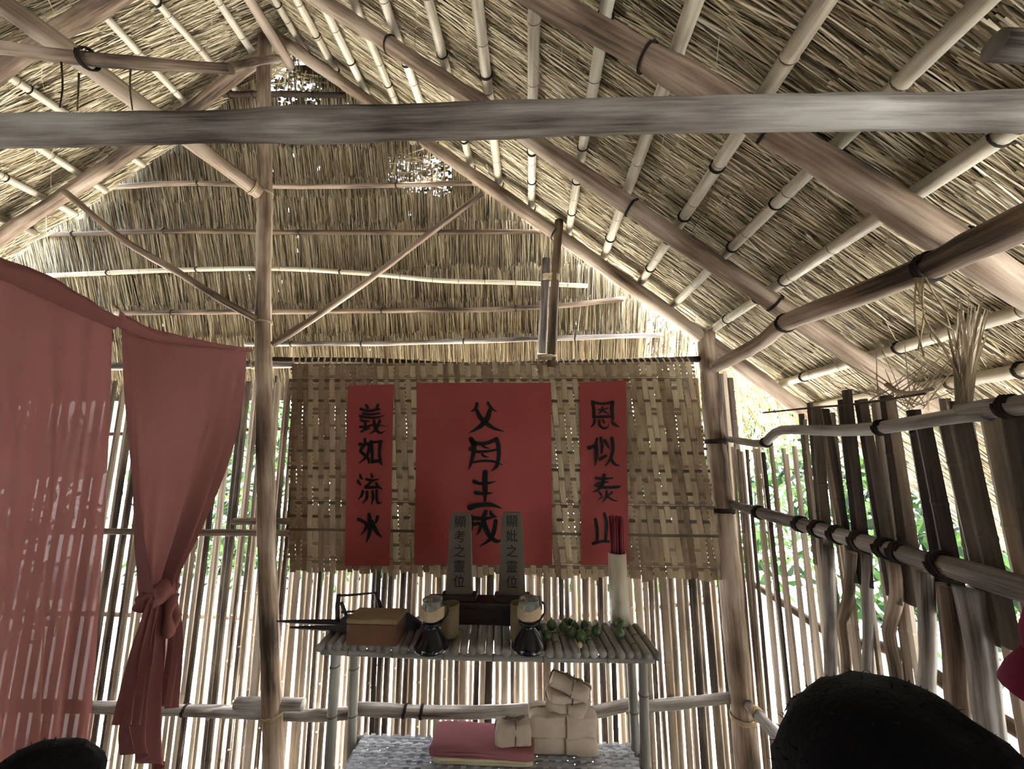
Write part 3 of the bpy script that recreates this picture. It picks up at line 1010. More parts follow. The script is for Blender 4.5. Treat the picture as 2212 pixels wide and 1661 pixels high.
# rails and sticks of the right wall
XI = XR - .045
o = pole('wall_rail', [atX(1566, 947, XI), atX(1600, 953, XI), atX(1648, 958, XI), atX(1672, 936, XI), atX(1700, 928, XI), atX(1800, 930, XI), atX(1900, 925, XI), atX(2050, 902, XI), atX(2150, 888, XI), atX(2290, 868, XI), atX(2290, 868, XI) + Vector((0, -2.2, .05))],
         .019, .031, 'wood', 'greywood', 'kinked grey top rail of the right wall', 'rail', 'rails of the right wall', wob=.002)
for px, py in ((1650, 952), (1898, 925), (2165, 884)):
    lashing(o, atX(px, py, XI), 'darkrope', 3, cr=.004)
XM = XR - .055
o = pole('wall_rail', [atX(1566, 1084, XM), atX(1700, 1124, XM), atX(1900, 1180, XM), atX(2060, 1230, XM), atX(2240, 1282, XM), atX(2240, 1282, XM) + Vector((0, -2.2, -.02))],
         .026, .040, 'wood', 'greywood', 'thick grey middle rail of the right wall with black rope bands', 'rail', 'rails of the right wall', wob=.002)
for px, py in ((1640, 1105), (1735, 1133), (1770, 1143), (1818, 1157), (1862, 1170), (1912, 1184), (1960, 1199), (2030, 1222)):
    lashing(o, atX(px, py, XM), 'darkrope', 3, cr=.005, name='rope_band')
o = pole('wall_rail', [atX(1618, 1524, XI - .02), atX(1650, 1558, XI - .02), atX(1700, 1615, XI - .02), atX(1770, 1695, XI - .02), atX(1900, 1850, XI - .02)],
         .026, .036, 'bamboo', 'greywood', 'pale low rail tied to the foot of the corner post', 'rail', 'rails of the right wall', wob=.002)
lashing(o, atX(1632, 1538, XI - .02), 'rope', 5, cr=.004, name='rope_tie')
o = pole('wall_rail', [atX(1630, 1262, XR + .07), atX(1800, 1372, XR + .07), atX(1930, 1400, XR + .07), atX(2110, 1520, XR + .07), atX(2300, 1640, XR + .07)],
         .016, .022, 'wood', 'darkwood', 'dark crooked outer rail behind the right wall slats', 'rail', 'rails of the right wall', wob=.008)
for i, (pts, r) in enumerate((([(1788, 1180), (1793, 1320), (1800, 1661)], .021), ([(1840, 1190), (1832, 1290), (1817, 1345), (1826, 1420), (1834, 1661)], .017),
                              ([(1870, 1195), (1874, 1336), (1884, 1661)], .016), ([(1930, 1215), (1936, 1290), (1918, 1365), (1936, 1465), (1945, 1661)], .019),
                              ([(1998, 1235), (2004, 1400), (2012, 1661)], .020), ([(2046, 1262), (2062, 1400), (2085, 1661)], .024), ([(2090, 1270), (2118, 1420), (2150, 1661)], .030))):
    P = [atX(px, py, XR - .012) for px, py in pts]
    P.append(Vector((P[-1].x, P[-1].y, 0)))
    pole('wall_stick', P, r, r * 1.1, 'wood', 'wood' if i % 2 else 'greywood',
         '%s upright stick below the right middle rail, %s from the corner' % (('straight grey', 'forked brown', 'slim grey', 'bulging brown', 'straight grey', 'dark brown', 'broad grey')[i], ('first', 'second', 'third', 'fourth', 'fifth', 'sixth', 'seventh')[i]),
         'stick', 'round sticks of the right wall', wob=.003)

# front wall behind the viewer, unseen, slats packed tight to block light
wf = slat_wall('wall_front', (1, 0, 0), (0, 1, 0), Vector((-4.2, -2.1, 0)), 5.4, .0385, .0, lambda x: 2.57, .038, 'slat', gaps=.3)
tag(wf, kind='structure')
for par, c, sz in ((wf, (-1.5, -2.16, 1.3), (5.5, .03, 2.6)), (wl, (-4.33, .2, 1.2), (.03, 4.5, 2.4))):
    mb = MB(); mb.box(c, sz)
    mb.build('light_block_board', 'thatchback', par, smooth=False)  # boards added out of view to stop light leaking through the slats

# ------------------------------------------------------------------ woven mat with the red sheets
YM = 2.338


def woven(o0, ex, ey, nrm, W, H, nx, ny, amp, wv, wh, warp='plain', miss=0.01, doub=False):
    """strips really going over and under each other"""
    mb = MB()
    px_, py_ = W / nx, H / ny
    for i in range(nx):
        x = (i + .5) * px_
        h = px_ * wv / 2 * R.uniform(.82, 1.06)
        rings = []
        sh = R.uniform(-.08, .08) * px_
        for j in range(ny + 1):
            for q in (0,):
                y = j * py_ if 0 < j < ny else (j * py_ + (R.uniform(-.4, .9) * py_ if j == ny else -.2 * py_))
                over = ((i + (j // (2 if doub else 1))) % 2) * 2 - 1
                c = o0 + ex * (x + sh + .002 * math.sin(j * .7 + i)) + ey * y + nrm * (amp * over)
                rings.append([c - ex * h - nrm * .0007, c + ex * h - nrm * .0007, c + ex * h + nrm * .0007, c - ex * h + nrm * .0007])
        mb.loft(rings, True, True)
    for j in range(ny):
        if R.random() < miss: continue
        y = (j + .5) * py_
        h = py_ * wh / 2 * R.uniform(.85, 1.05)
        rings = []
        for i in range(nx + 1):
            x = i * px_ if 0 < i < nx else i * px_ + (R.uniform(-.1, .6) * px_) * (1 if i else -1)
            a = ((i + (j // (2 if doub else 1))) % 2) * 2 - 1
            c = o0 + ex * x + ey * (y + .0015 * math.sin(i * .5 + j)) - nrm * (amp * .35 * a)
            rings.append([c - ey * h - nrm * .0007, c + ey * h - nrm * .0007, c + ey * h + nrm * .0007, c - ey * h + nrm * .0007])
        mb.loft(rings, True, True)
    return mb


mTL, mTR, mBL = atY(632, 788, YM), atY(1492, 784, YM), atY(626, 1232, YM)
ex = (mTR - mTL); Wm = ex.length; ex.normalize()
ey = (mBL - mTL); Hm = ey.length; ey.normalize()
def mat_weave(o0, ex, ey, nrm, W, H, nx, ny):
    """wide upright strips that ride over most of the darker cross strips"""
    up, cr = MB(), MB()
    px_, py_ = W / nx, H / ny
    under = lambda i, j: (j % 3 == 0 and (i + j // 3) % 2 == 0) or (j % 7 == 4 and i % 2 == 0)
    for i in range(nx):
        x = (i + .5) * px_
        h = px_ * .485 * R.uniform(.9, 1.04)
        sh = R.uniform(-.06, .06) * px_
        rings = []
        for j in range(ny + 1):
            y = j * py_
            if j == ny: y += R.uniform(-.3, .8) * py_
            if j == 0: y -= .3 * py_
            a = -.0028 if under(i, j) else .0022
            c = o0 + ex * (x + sh + .0016 * math.sin(j * .7 + i)) + ey * y + nrm * a
            rings.append([c - ex * h - nrm * .0006, c - ex * h + nrm * .0002, c + nrm * .0011, c + ex * h + nrm * .0002, c + ex * h - nrm * .0006])
        up.loft(rings, True, True)
    for j in range(ny):
        y = j * py_ + .0
        if j == 0: y += .12 * py_
        h = py_ * .36 * R.uniform(.85, 1.1)
        rings = []
        for i in range(nx + 1):
            x = i * px_
            if i == 0: x -= R.uniform(.0, .6) * px_
            if i == nx: x += R.uniform(-.2, .6) * px_
            a = .0014 if (i < nx and under(i, j)) or (i > 0 and under(i - 1, j)) else -.0016
            c = o0 + ex * x + ey * (y + .001 * math.sin(i * .5 + j)) + nrm * a
            rings.append([c - ey * h - nrm * .0005, c + ey * h - nrm * .0005, c + ey * h + nrm * .0005, c - ey * h + nrm * .0005])
        cr.loft(rings, True, True)
    return up, cr


up_, cr_ = mat_weave(mTL, ex, ey, Vector((0, -1, 0)), Wm, Hm, 72, 48)
woven_mat = up_.build('woven_mat', 'weave', smooth=False)
tag(woven_mat, 'large woven bamboo mat hanging on the back wall behind the red paper sheets', 'mat')
cr_.build('cross_strips', 'weft', woven_mat, smooth=False)
mb = MB()
pp = []
for k in range(64 * 10 + 1):
    t = k / (64 * 10)
    c = atY(632 + (1492 - 632) * t, 781 + 4 * math.sin(t * 3.1), YG + .005)
    th = k / 10 * 2 * math.pi
    pp.append(c + Vector((0, math.cos(th) * .028, math.sin(th) * .026 - .002)))
mb.tube(pp, .006, 5)
mb.build('hanging_loops', 'weave', woven_mat)

YP = 2.326


def sheet(name, corners, label, grp='red paper sheets'):
    TL, TR, BR, BL = [atY(px, py, YP) for px, py in corners]
    n, m = 10, 16
    mb = MB()
    V = []
    for side in (0, 1):
        for j in range(m + 1):
            for i in range(n + 1):
                u, v = i / n, j / m
                p = TL.lerp(TR, u).lerp(BL.lerp(BR, u), v)
                e = .0022 * mnoise.noise(Vector((u * 4, v * 6, TL.x * 5))) + .002 * math.sin(v * 9 + TL.x)
                jag = .0025 * mnoise.noise(Vector((u * 14, v * 18, 3))) if i in (0, n) or j in (0, m) else 0
                V.append((p.x + jag, p.y - e - (0 if side else .0012), p.z + jag))
    Fq, UV = [], []
    o = (n + 1) * (m + 1)
    for j in range(m):
        for i in range(n):
            a = j * (n + 1) + i
            Fq.append((a, a + n + 1, a + n + 2, a + 1))
            Fq.append((o + a, o + a + 1, o + a + n + 2, o + a + n + 1))
            UV += [(0, 0)] * 8
    s_ = mesh_obj(name, V, Fq, UV, 'paper', smooth=True)
    return tag(s_, label, 'paper sheet', grp)


YI = YP - .0062


def brush(parent, name, tr, strokes):
    """one character: each stroke a flat run of ink that follows its own path"""
    ox, oy, sx = tr
    mb = MB()
    for st in strokes:
        pts = [Vector((ox + p[0] / sx, oy + p[1] / sx, 0)) for p in st]
        wd = [p[2] / sx for p in st]
        c = catmull(pts, 7)
        ws = []
        for a, b in zip(wd, wd[1:]):
            ws += [a + (b - a) * k / 7 for k in range(7)]
        ws.append(wd[-1])
        # round ends
        d0 = (c[0] - c[1]).normalized(); d1 = (c[-1] - c[-2]).normalized()
        c = [c[0] + d0 * ws[0] * .42, c[0] + d0 * ws[0] * .25] + c + [c[-1] + d1 * ws[-1] * .25, c[-1] + d1 * ws[-1] * .42]
        ws = [ws[0] * .35, ws[0] * .8] + ws + [ws[-1] * .8, ws[-1] * .35]
        rings = []
        for k, p in enumerate(c):
            a = c[max(0, k - 1)]; b = c[min(len(c) - 1, k + 1)]
            t = (b - a).normalized()
            nrm = Vector((-t.y, t.x, 0)) * (ws[k] / 2 * 1.2)
            L_, R_ = atY(p.x + nrm.x, p.y + nrm.y, YI), atY(p.x - nrm.x, p.y - nrm.y, YI)
            z = Vector((0, .0009, 0))
            rings.append([L_, R_, R_ + z, L_ + z])
        mb.loft(rings, True, True)
    return mb.build(name, 'ink', parent, smooth=False)


sC = sheet('paper_sheet', [(901, 827), (1190, 827), (1193, 1220), (895, 1220)], 'large red paper sheet with black characters 父母生成 at the middle of the mat')
T = (980, 850, 4.743)
brush(sC, 'ink_character', T, [[(240, 100, 30), (225, 150, 28), (175, 188, 6)], [(350, 95, 28), (385, 150, 26), (440, 185, 6)],
      [(235, 165, 30), (270, 240, 40), (340, 310, 40), (420, 360, 26), (515, 388, 6)], [(372, 165, 36), (345, 250, 46), (290, 320, 42), (220, 370, 26), (160, 400, 6)]])
brush(sC, 'ink_character', T, [[(175, 460, 38), (205, 520, 46), (200, 620, 36), (175, 720, 26), (150, 785, 6)], [(180, 475, 40), (230, 510, 36), (330, 510, 30), (435, 470, 36)],
      [(435, 460, 36), (458, 540, 36), (460, 650, 34), (440, 740, 32), (390, 795, 6)], [(165, 565, 34), (240, 595, 28), (340, 592, 22), (440, 575, 20)],
      [(290, 530, 24), (320, 550, 20), (370, 562, 5)], [(290, 620, 22), (310, 640, 24), (360, 655, 5)], [(200, 705, 20), (290, 690, 22), (400, 695, 22), (500, 730, 6)]])
brush(sC, 'ink_character', T, [[(322, 800, 44), (318, 900, 50), (322, 1000, 44), (320, 1105, 20)], [(205, 900, 34), (270, 922, 28), (350, 918, 24), (430, 900, 6)],
      [(220, 1015, 34), (290, 1025, 28), (350, 1022, 22), (400, 1018, 5)], [(160, 1170, 50), (250, 1145, 40), (380, 1140, 36), (490, 1175, 8)]])
brush(sC, 'ink_character', T, [[(165, 1245, 20), (210, 1275, 36), (320, 1280, 34), (440, 1262, 8)], [(180, 1260, 40), (178, 1370, 36), (160, 1475, 6)],
      [(195, 1340, 28), (270, 1335, 30), (266, 1400, 30), (232, 1450, 6)], [(330, 1205, 36), (305, 1290, 44), (335, 1400, 46), (390, 1480, 40), (440, 1515, 30), (490, 1500, 8)],
      [(375, 1205, 18), (390, 1240, 34), (435, 1262, 8)], [(430, 1300, 36), (415, 1400, 40), (375, 1490, 36), (270, 1565, 6)]])
sL_ = sheet('paper_sheet', [(751, 833), (851, 830), (842, 1222), (745, 1222)], 'narrow red paper strip with black characters 義如流水 on the left of the large sheet')
T = (750, 860, 5.034)
brush(sL_, 'ink_character', T, [[(205, 75, 26), (225, 110, 24)], [(335, 70, 26), (320, 105, 22)], [(145, 120, 24), (240, 138, 24), (345, 118, 24)], [(170, 165, 24), (250, 178, 24), (355, 165, 16)],
      [(140, 195, 28), (240, 212, 24), (330, 208, 20), (405, 185, 5)], [(150, 235, 30), (180, 248, 26), (240, 250, 14)], [(195, 250, 24), (196, 300, 28), (185, 340, 20)],
      [(140, 310, 26), (200, 315, 24), (290, 290, 18), (430, 305, 5)], [(150, 365, 18), (200, 340, 20), (250, 325, 10)], [(290, 240, 26), (300, 300, 36), (330, 360, 28), (370, 378, 20), (410, 355, 5)],
      [(345, 265, 28), (325, 315, 28), (290, 360, 22), (245, 390, 5)], [(350, 236, 22), (362, 258, 18)]])
brush(sL_, 'ink_character', T, [[(192, 440, 24), (190, 500, 30), (145, 570, 28), (180, 610, 30), (230, 660, 30), (236, 705, 16)], [(238, 500, 30), (238, 560, 34), (205, 640, 30), (130, 705, 5)],
      [(135, 500, 34), (180, 505, 28), (240, 490, 24)], [(258, 470, 30), (270, 560, 30), (272, 700, 28)], [(255, 475, 28), (310, 478, 20), (375, 470, 24)],
      [(362, 470, 32), (350, 580, 30), (360, 690, 32), (380, 730, 8)], [(265, 690, 34), (360, 680, 30)]])
brush(sL_, 'ink_character', T, [[(140, 825, 14), (145, 860, 24), (165, 880, 14)], [(118, 890, 18), (125, 920, 26), (150, 945, 14)], [(265, 825, 18), (270, 860, 26)],
      [(205, 880, 24), (270, 895, 24), (340, 880, 10)], [(262, 890, 24), (240, 930, 22), (198, 965, 24)], [(195, 970, 30), (270, 970, 28), (340, 968, 28), (385, 995, 6)], [(312, 920, 20), (340, 962, 26)],
      [(170, 1010, 28), (155, 1060, 24), (115, 1105, 5)], [(215, 1015, 26), (210, 1090, 26), (165, 1145, 5)], [(275, 1010, 24), (280, 1090, 26), (262, 1160, 5)],
      [(320, 1000, 24), (320, 1090, 26), (335, 1138, 24), (380, 1130, 5)]])
brush(sL_, 'ink_character', T, [[(238, 1260, 30), (245, 1350, 44), (240, 1470, 40), (205, 1575, 6)], [(120, 1315, 34), (180, 1345, 32), (205, 1370, 28), (195, 1430, 26), (145, 1490, 5)],
      [(330, 1285, 30), (320, 1330, 28), (295, 1370, 8)], [(262, 1340, 40), (300, 1420, 42), (340, 1480, 30), (382, 1520, 5)]])
sR_ = sheet('paper_sheet', [(1252, 826), (1352, 822), (1358, 1220), (1255, 1221)], 'narrow red paper strip with black characters 恩似泰山 on the right of the large sheet')
T = (1250, 850, 4.743)
brush(sR_, 'ink_character', T, [[(140, 80, 26), (155, 160, 30), (155, 245, 30)], [(140, 90, 28), (240, 105, 20), (355, 90, 26)], [(345, 85, 34), (340, 170, 34), (350, 262, 26)], [(155, 240, 26), (340, 235, 24)],
      [(200, 165, 14), (245, 165, 14), (300, 150, 10)], [(243, 138, 20), (235, 180, 18), (200, 210, 8)], [(240, 175, 14), (275, 190, 16), (310, 210, 8)],
      [(165, 270, 26), (155, 310, 24), (122, 350, 5)], [(210, 275, 24), (215, 325, 26), (255, 355, 22), (295, 345, 12), (312, 310, 4)], [(245, 270, 20), (262, 300, 20)], [(340, 280, 18), (365, 315, 30), (420, 345, 5)]])
brush(sR_, 'ink_character', T, [[(190, 460, 20), (165, 530, 28), (100, 560, 34)], [(178, 530, 32), (182, 640, 32), (170, 740, 8)], [(225, 450, 24), (240, 530, 28), (235, 610, 18)], [(215, 675, 30), (260, 650, 26), (285, 635, 18)],
      [(265, 480, 26), (290, 520, 24), (310, 560, 10)], [(340, 455, 32), (350, 560, 30), (330, 660, 28), (270, 750, 5)], [(330, 660, 26), (365, 720, 28), (425, 742, 5)]])
brush(sR_, 'ink_character', T, [[(175, 865, 24), (250, 875, 24), (350, 865, 14)], [(262, 830, 24), (245, 920, 36), (205, 980, 26), (145, 1010, 5)], [(195, 918, 18), (300, 905, 14)], [(170, 938, 26), (260, 962, 26), (390, 958, 26), (432, 950, 8)],
      [(288, 995, 18), (280, 1060, 26), (245, 1115, 6)], [(205, 1005, 18), (235, 1040, 20)], [(240, 1060, 16), (195, 1092, 5)], [(342, 1010, 22), (312, 1040, 14), (288, 1052, 8)], [(290, 1050, 18), (340, 1085, 20), (400, 1105, 5)]])
brush(sR_, 'ink_character', T, [[(172, 1285, 28), (190, 1400, 30), (190, 1530, 26)], [(262, 1228, 26), (285, 1330, 32), (275, 1510, 28)], [(358, 1285, 28), (345, 1400, 28), (340, 1520, 26)], [(145, 1537, 30), (240, 1515, 24), (350, 1520, 24)]])

# ------------------------------------------------------------------ altar table
YB = 1.98
ZT = atY(1050, 1336, YB).z                   # upper side of the table poles
YF = atZ(1050, 1396, ZT).y
table = empty('altar_table', (atZ(1050, 1370, ZT).x, (YB + YF) / 2, 0), 'tall bamboo pole table in front of the mat, carrying the ancestor tablets', 'table')
pr = .0178
nP = 40
for k in range(nP):
    t = k / (nP - 1)
    a = atZ(684 + (1412 - 684) * t, 1396, ZT); b = atZ(735 + (1368 - 735) * t, 1338, ZT)
    a = Vector((a.x, YF + R.uniform(-.012, .008), ZT - pr)); b = Vector((b.x, YB + R.uniform(-.02, .02), ZT - pr + R.uniform(-.003, .002)))
    r = pr * R.uniform(.92, 1.06)
    pole('top_pole', [a, a.lerp(b, .5) + Vector((0, 0, R.uniform(-.003, .002))), b], r, r, 'bamboo', 'tabletop', None, None, parent=table, wob=.001, knot=.3, seed=k)
zr_ = ZT - 2 * pr - .014
fx0, fx1 = atZ(692, 1410, zr_).x, atZ(1404, 1410, zr_).x
for y in (YF + .03, YB - .05):
    pole('cross_rail', [Vector((fx0, y, zr_)), Vector(((fx0 + fx1) / 2, y, zr_ - .008)), Vector((fx1, y, zr_))], .014, .014, 'bamboo', 'tabletop', None, None, parent=table, wob=.002, seed=int(y * 99))
ZS = atY(1050, 1596, YB - .02).z
for (px0, px1, y, py0, py1) in ((724, 711, YF + .065, 1412, 1661), (1388, 1394, YF + .065, 1412, 1661), (764, 760, YB - .05, 1412, 1600), (1361, 1372, YB - .05, 1412, 1600)):
    a, b = atY(px0, py0, y), atY(px1, py1, y)
    a.z = zr_ + .012
    d = (b - a) / (a.z - b.z)
    b = a + d * a.z
    lg_ = pole('leg', [a, a.lerp(b, .5), b], .0205, .0225, 'bamboo', 'tabletop', None, None, parent=table, wob=.003, seed=px0)
# lower woven shelf
sx0, sx1 = atY(786, 1594, YB - .03).x, atY(1364, 1597, YB - .03).x
YSF = YF - .06
sh_ = empty('shelf', ((sx0 + sx1) / 2, YB - .2, ZS))
sh_.parent = table; sh_.location = (wloc(sh_) - wloc(table)) * K
mb = woven(Vector((sx0, YB - .02, ZS)), Vector((1, 0, 0)), Vector((0, -1, 0)), Vector((0, 0, 1)), sx1 - sx0, YB - YSF, 46, 18, .0035, .92, .9, doub=False)
mb.build('woven_top', 'greyweave', sh_, smooth=False)
for a, b in (((sx0 - .005, YB, ZS - .03), (sx0 - .005, YSF - .02, ZS - .03)), ((sx1 + .03, YB, ZS - .022), (sx1 + .03, YSF - .02, ZS - .022)),
             ((sx0 - .06, YB - .012, ZS - .032), (sx1 + .07, YB - .012, ZS - .032)), ((sx0 - .06, YSF, ZS - .032), (sx1 + .07, YSF, ZS - .032))):
    a, b = Vector(a), Vector(b)
    pole('shelf_rail', [a, a.lerp(b, .5), b], .020, .020, 'bamboo', 'tabletop', None, None, parent=sh_, wob=.002, seed=int(abs(a.x) * 100 + a.y * 7))


def on_table(px, py): return atZ(px, py, ZT)


def pxu(y): return y / F                      # units per pixel at depth y


# tablets' stand
yf_ = 1.875
x0, x1 = atY(914, 1320, yf_).x, atY(1171, 1320, yf_).x
zt_ = atY(1040, 1304, yf_).z
yb_ = 1.985
stand = empty('tablet_stand', ((x0 + x1) / 2, (yf_ + yb_) / 2, ZT), 'low black wooden stand under the two ancestor tablets', 'stand')
cx, cy = (x0 + x1) / 2, (yf_ + yb_) / 2
mb = MB(); mb.box((cx, cy, zt_ - .013), (x1 - x0, yb_ - yf_, .026), bev=.006)
mb.build('top_board', 'blackwood', stand, smooth=False)
for sx in (0, 1):
    mb = MB()
    xx = x0 + .045 if sx == 0 else x1 - .045
    mb.box((xx, cy, (ZT + zt_ - .026) / 2), (.06, yb_ - yf_ - .02, zt_ - .026 - ZT), bev=.004)
    mb.build('foot', 'blackwood', stand, smooth=False)
mb = MB()
rings = []
for k in range(15):
    t = k / 14
    x = x0 + .07 + (x1 - x0 - .14) * t
    zb_ = ZT + .006 + .006 * math.sin(math.pi * t)
    rings.append([Vector((x, yf_ + .012, zb_)), Vector((x, yf_ + .028, zb_)), Vector((x, yf_ + .028, zt_ - .026)), Vector((x, yf_ + .012, zt_ - .026))])
mb.loft(rings)
mb.build('apron', 'blackwood', stand, smooth=False)


def tablet(px, pt, label, chars):
    yy = cy - .005
    b = atY(px, 1294, yy); b.z = zt_
    t = empty('ancestor_tablet', b, label, 'tablet', 'ancestor tablets')
    u = pxu(yy)
    mb = MB(); mb.box(b + Vector((0, 0, .0125)), (72 * u, .075, .025), bev=.004)
    mb.build('base', 'blackwood', t, smooth=False)
    z0, z1 = b.z + .025, atY(px, pt, yy).z
    wb_, wt_ = 54 * u, 42 * u
    lean = (atY(pt and px + 3, 1200, yy).x - atY(px, 1200, yy).x)
    rings = []
    for k in range(15):
        q = min(1, k / 9) if k < 10 else 1
        if k < 9:
            f = k / 8 * .93; wd = wb_ + (wt_ - wb_) * f
        else:
            th = (k - 8) / 6 * math.pi / 2
            f = .93 + .07 * math.sin(th); wd = wt_ * (.62 + .38 * math.cos(th)) if k < 14 else wt_ * .45
        z = z0 + (z1 - z0) * f
        xx = b.x
        rings.append([Vector((xx - wd / 2, yy - .014, z)), Vector((xx + wd / 2, yy - .014, z)), Vector((xx + wd / 2, yy + .014, z)), Vector((xx - wd / 2, yy + .014, z))])
    mb = MB(); mb.loft(rings)
    body = mb.build('plaque', 'tablet', t, smooth=False)
    hgt = (z1 - z0)
    sz = 24 * u
    for i, ch in enumerate(chars):
        cu = bpy.data.curves.new('carved_character', 'FONT')
        cu.body = ch
        cu.size = sz * 1.05
        cu.extrude = .0006
        cu.align_x = 'CENTER'; cu.align_y = 'CENTER'
        tmp = bpy.data.objects.new('tmp', cu)
        COL.objects.link(tmp)
        me = tmp.evaluated_get(bpy.context.evaluated_depsgraph_get()).to_mesh()
        p = Vector((b.x, yy - .0146, z1 - hgt * (.115 + i * .185)))
        Vc = [(p.x + v.co.x, p.y - v.co.z, p.z + v.co.y) for v in me.vertices]
        Fc = [tuple(f.vertices) for f in me.polygons]
        bpy.data.objects.remove(tmp)
        mesh_obj('carved_character', Vc, Fc, None, 'ink', body)
    return t


tablet(992, 1108, 'left ancestor tablet with black characters beginning 顯考, on the black stand', '顯考之靈位')
tablet(1106, 1106, 'right ancestor tablet with black characters beginning 顯妣, on the black stand', '顯妣之靈位')


def cup(px, pb, pt, wpx, label):
    b = on_table(px, pb); u = pxu(b.y)
    h = atY(px, pt, b.y).z - ZT
    r = wpx / 2 * u
    mb = MB(); mb.lathe(b, [(0, 0), (r * .97, 0), (r, .004), (r * 1.01, h * .5), (r, h), (r * .86, h), (r * .84, h * .3), (0, h * .3)], 24)
    return tag(mb.build('bamboo_cup', 'lidwood'), label, 'cup', 'bamboo cups on the altar table')


cup(972, 1372, 1303, 35, 'left bamboo cup, between the left oil lamp and the tablet stand')
cup(1122, 1378, 1303, 36, 'right bamboo cup, behind the right oil lamp')


def lamp(px, pb, label, mirror=1):
    b = on_table(px, pb); u = pxu(b.y)
    t = empty('oil_lamp', b, label, 'lamp', 'black footed oil lamps')
    P = [(0, 0), (34, 0), (35, 3), (31, 9), (21, 24), (12, 35), (9, 40), (13, 43), (21, 46), (21, 49), (13, 51)]
    mb = MB(); mb.lathe(b, [(q * u, z * u) for q, z in P], 28)
    mb.build('foot', 'glaze', t)
    P = [(12, 50), (19, 53), (22, 59), (22.5, 72), (20, 82), (18, 84), (20.5, 87), (20.5, 90), (18, 90), (16, 83), (19, 70), (11, 57), (0, 56)]
    mb = MB(); mb.lathe(b, [(q * u, z * u) for q, z in P], 28)
    bowl = mb.build('bowl', 'glass', t)
    mb = MB()
    rings = []
    for k in range(17):
        th = -math.pi / 2 + (k / 16 - .5) * 3.4
        d = Vector((math.cos(th), math.sin(th), 0))
        a = b + d * 22.9 * u
        rings.append([a + Vector((0, 0, 57 * u)), a + Vector((0, 0, (76 + 2.5 * math.sin(k * .6)) * u)), a + d * u * .8 + Vector((0, 0, (76 + 2.5 * math.sin(k * .6)) * u)), a + d * u * .8 + Vector((0, 0, 57 * u))])
    mb.loft(rings)
    mb.build('paper_wrap', 'label', bowl, smooth=False)
    mb = MB()
    pts = [b + Vector((26 * u * mirror, 0, 84 * u)), b + Vector((31 * u * mirror, 0, 78 * u)), b + Vector((31 * u * mirror, 0, 64 * u)), b + Vector((20 * u * mirror, 0, 48 * u))]
    mb.tube(catmull(pts, 6), 2.2 * u, 8)
    mb.build('handle', 'iron', t)
    mb = MB()
    for k in range(3):
        a = b + Vector((R.uniform(-3, 3) * u, 0, 72 * u))
        mb.tube([a, a + Vector((R.uniform(-8, 8) * u, R.uniform(-5, 5) * u, 20 * u))], 1.5 * u, 6)
    mb.build('wick', 'rope', t)
    return t


lamp(932, 1398, 'left black footed oil lamp with cream paper round its bowl, beside the wooden box')
lamp(1143, 1398, 'right black footed oil lamp with cream paper round its bowl, beside the green fruit')

# lidded box
b = on_table(801, 1396); u = pxu(b.y)
bx = empty('wooden_box', b + Vector((0, .05, 0)), 'small dark red brown lidded wooden box at the left end of the altar table', 'box')
h = 50 * u
bw, bd = 104 * u, .115
cc = b + Vector((0, bd / 2, 0))
mb = MB(); mb.box(cc + Vector((0, 0, h * .40)), (bw, bd, h * .80), bev=.003); mb.build('body', 'redwood', bx, smooth=False)
mb = MB(); mb.box(cc + Vector((0, 0, h * .905)), (bw * 1.03, bd * 1.03, h * .19), bev=.004); mb.build('lid', 'lidwood', bx, smooth=False)

# dark pointed tool with its frame
yT = 1.875
def tp(px, py, y=yT): return atY(px, py, y)
zfix = ZT + .004
tool = empty('pointed_tool', Vector((tp(760, 1340).x, yT, ZT)), 'black tool of two long pointed tines with an open rectangular frame, behind the wooden box', 'tool')
def tine(x0, x1, py, y, name):
    a = tp(x0, py, y); z = max(a.z, ZT + .013)
    c = tp(x1, py - 2, y)
    rings = []
    for k in range(13):
        t = k / 12
        x = a.x + (c.x - a.x) * t
        hh = .0035 + .011 * min(1, t * 1.8) ** .7
        ww = .003 + .022 * min(1, t * 1.3)
        jj = .002 * mnoise.noise(Vector((t * 9, y * 7, 1)))
        rings.append([Vector((x, y - ww, z + jj)), Vector((x, y, z - hh)), Vector((x, y + ww, z + jj)), Vector((x, y, z + hh))])
    mb = MB(); mb.loft(rings)
    mb.build(name, 'iron', tool, smooth=False)
tine(597, 800, 1349, yT, 'tine')
tine(626, 800, 1356, yT - .055, 'tine')
mb = MB()
rings = []
for px_, top, bot, hw in ((742, 1332, 1364, .045), (790, 1328, 1368, .055), (850, 1322, 1370, .05), (880, 1327, 1366, .04), (908, 1348, 1360, .02)):
    a = tp(px_, top); c = tp(px_, bot); c.z = max(c.z, ZT + .002); a.z = max(a.z, c.z + .02)
    rings.append([Vector((a.x, yT - hw, c.z)), Vector((a.x, yT + hw, c.z)), Vector((a.x, yT + hw * .5, a.z)), Vector((a.x, yT - hw * .5, a.z))])
mb.loft(rings)
mb.build('body', 'iron', tool, smooth=False)
for nm, pts, r0 in (('upright', [(730, 1340), (729, 1310), (732, 1284)], .0105), ('upright', [(826, 1336), (820, 1305), (812, 1280)], .0095), ('cross_bar', [(730, 1287), (770, 1284), (815, 1280)], .005),
                    ('cross_bar', [(738, 1322), (780, 1320), (822, 1321)], .005), ('strut', [(737, 1300), (743, 1315), (748, 1330)], .008)):
    mb = MB(); mb.tube(catmull([tp(*p) for p in pts], 5), r0, 7, jitter=.15)
    mb.build(nm, 'iron', tool)

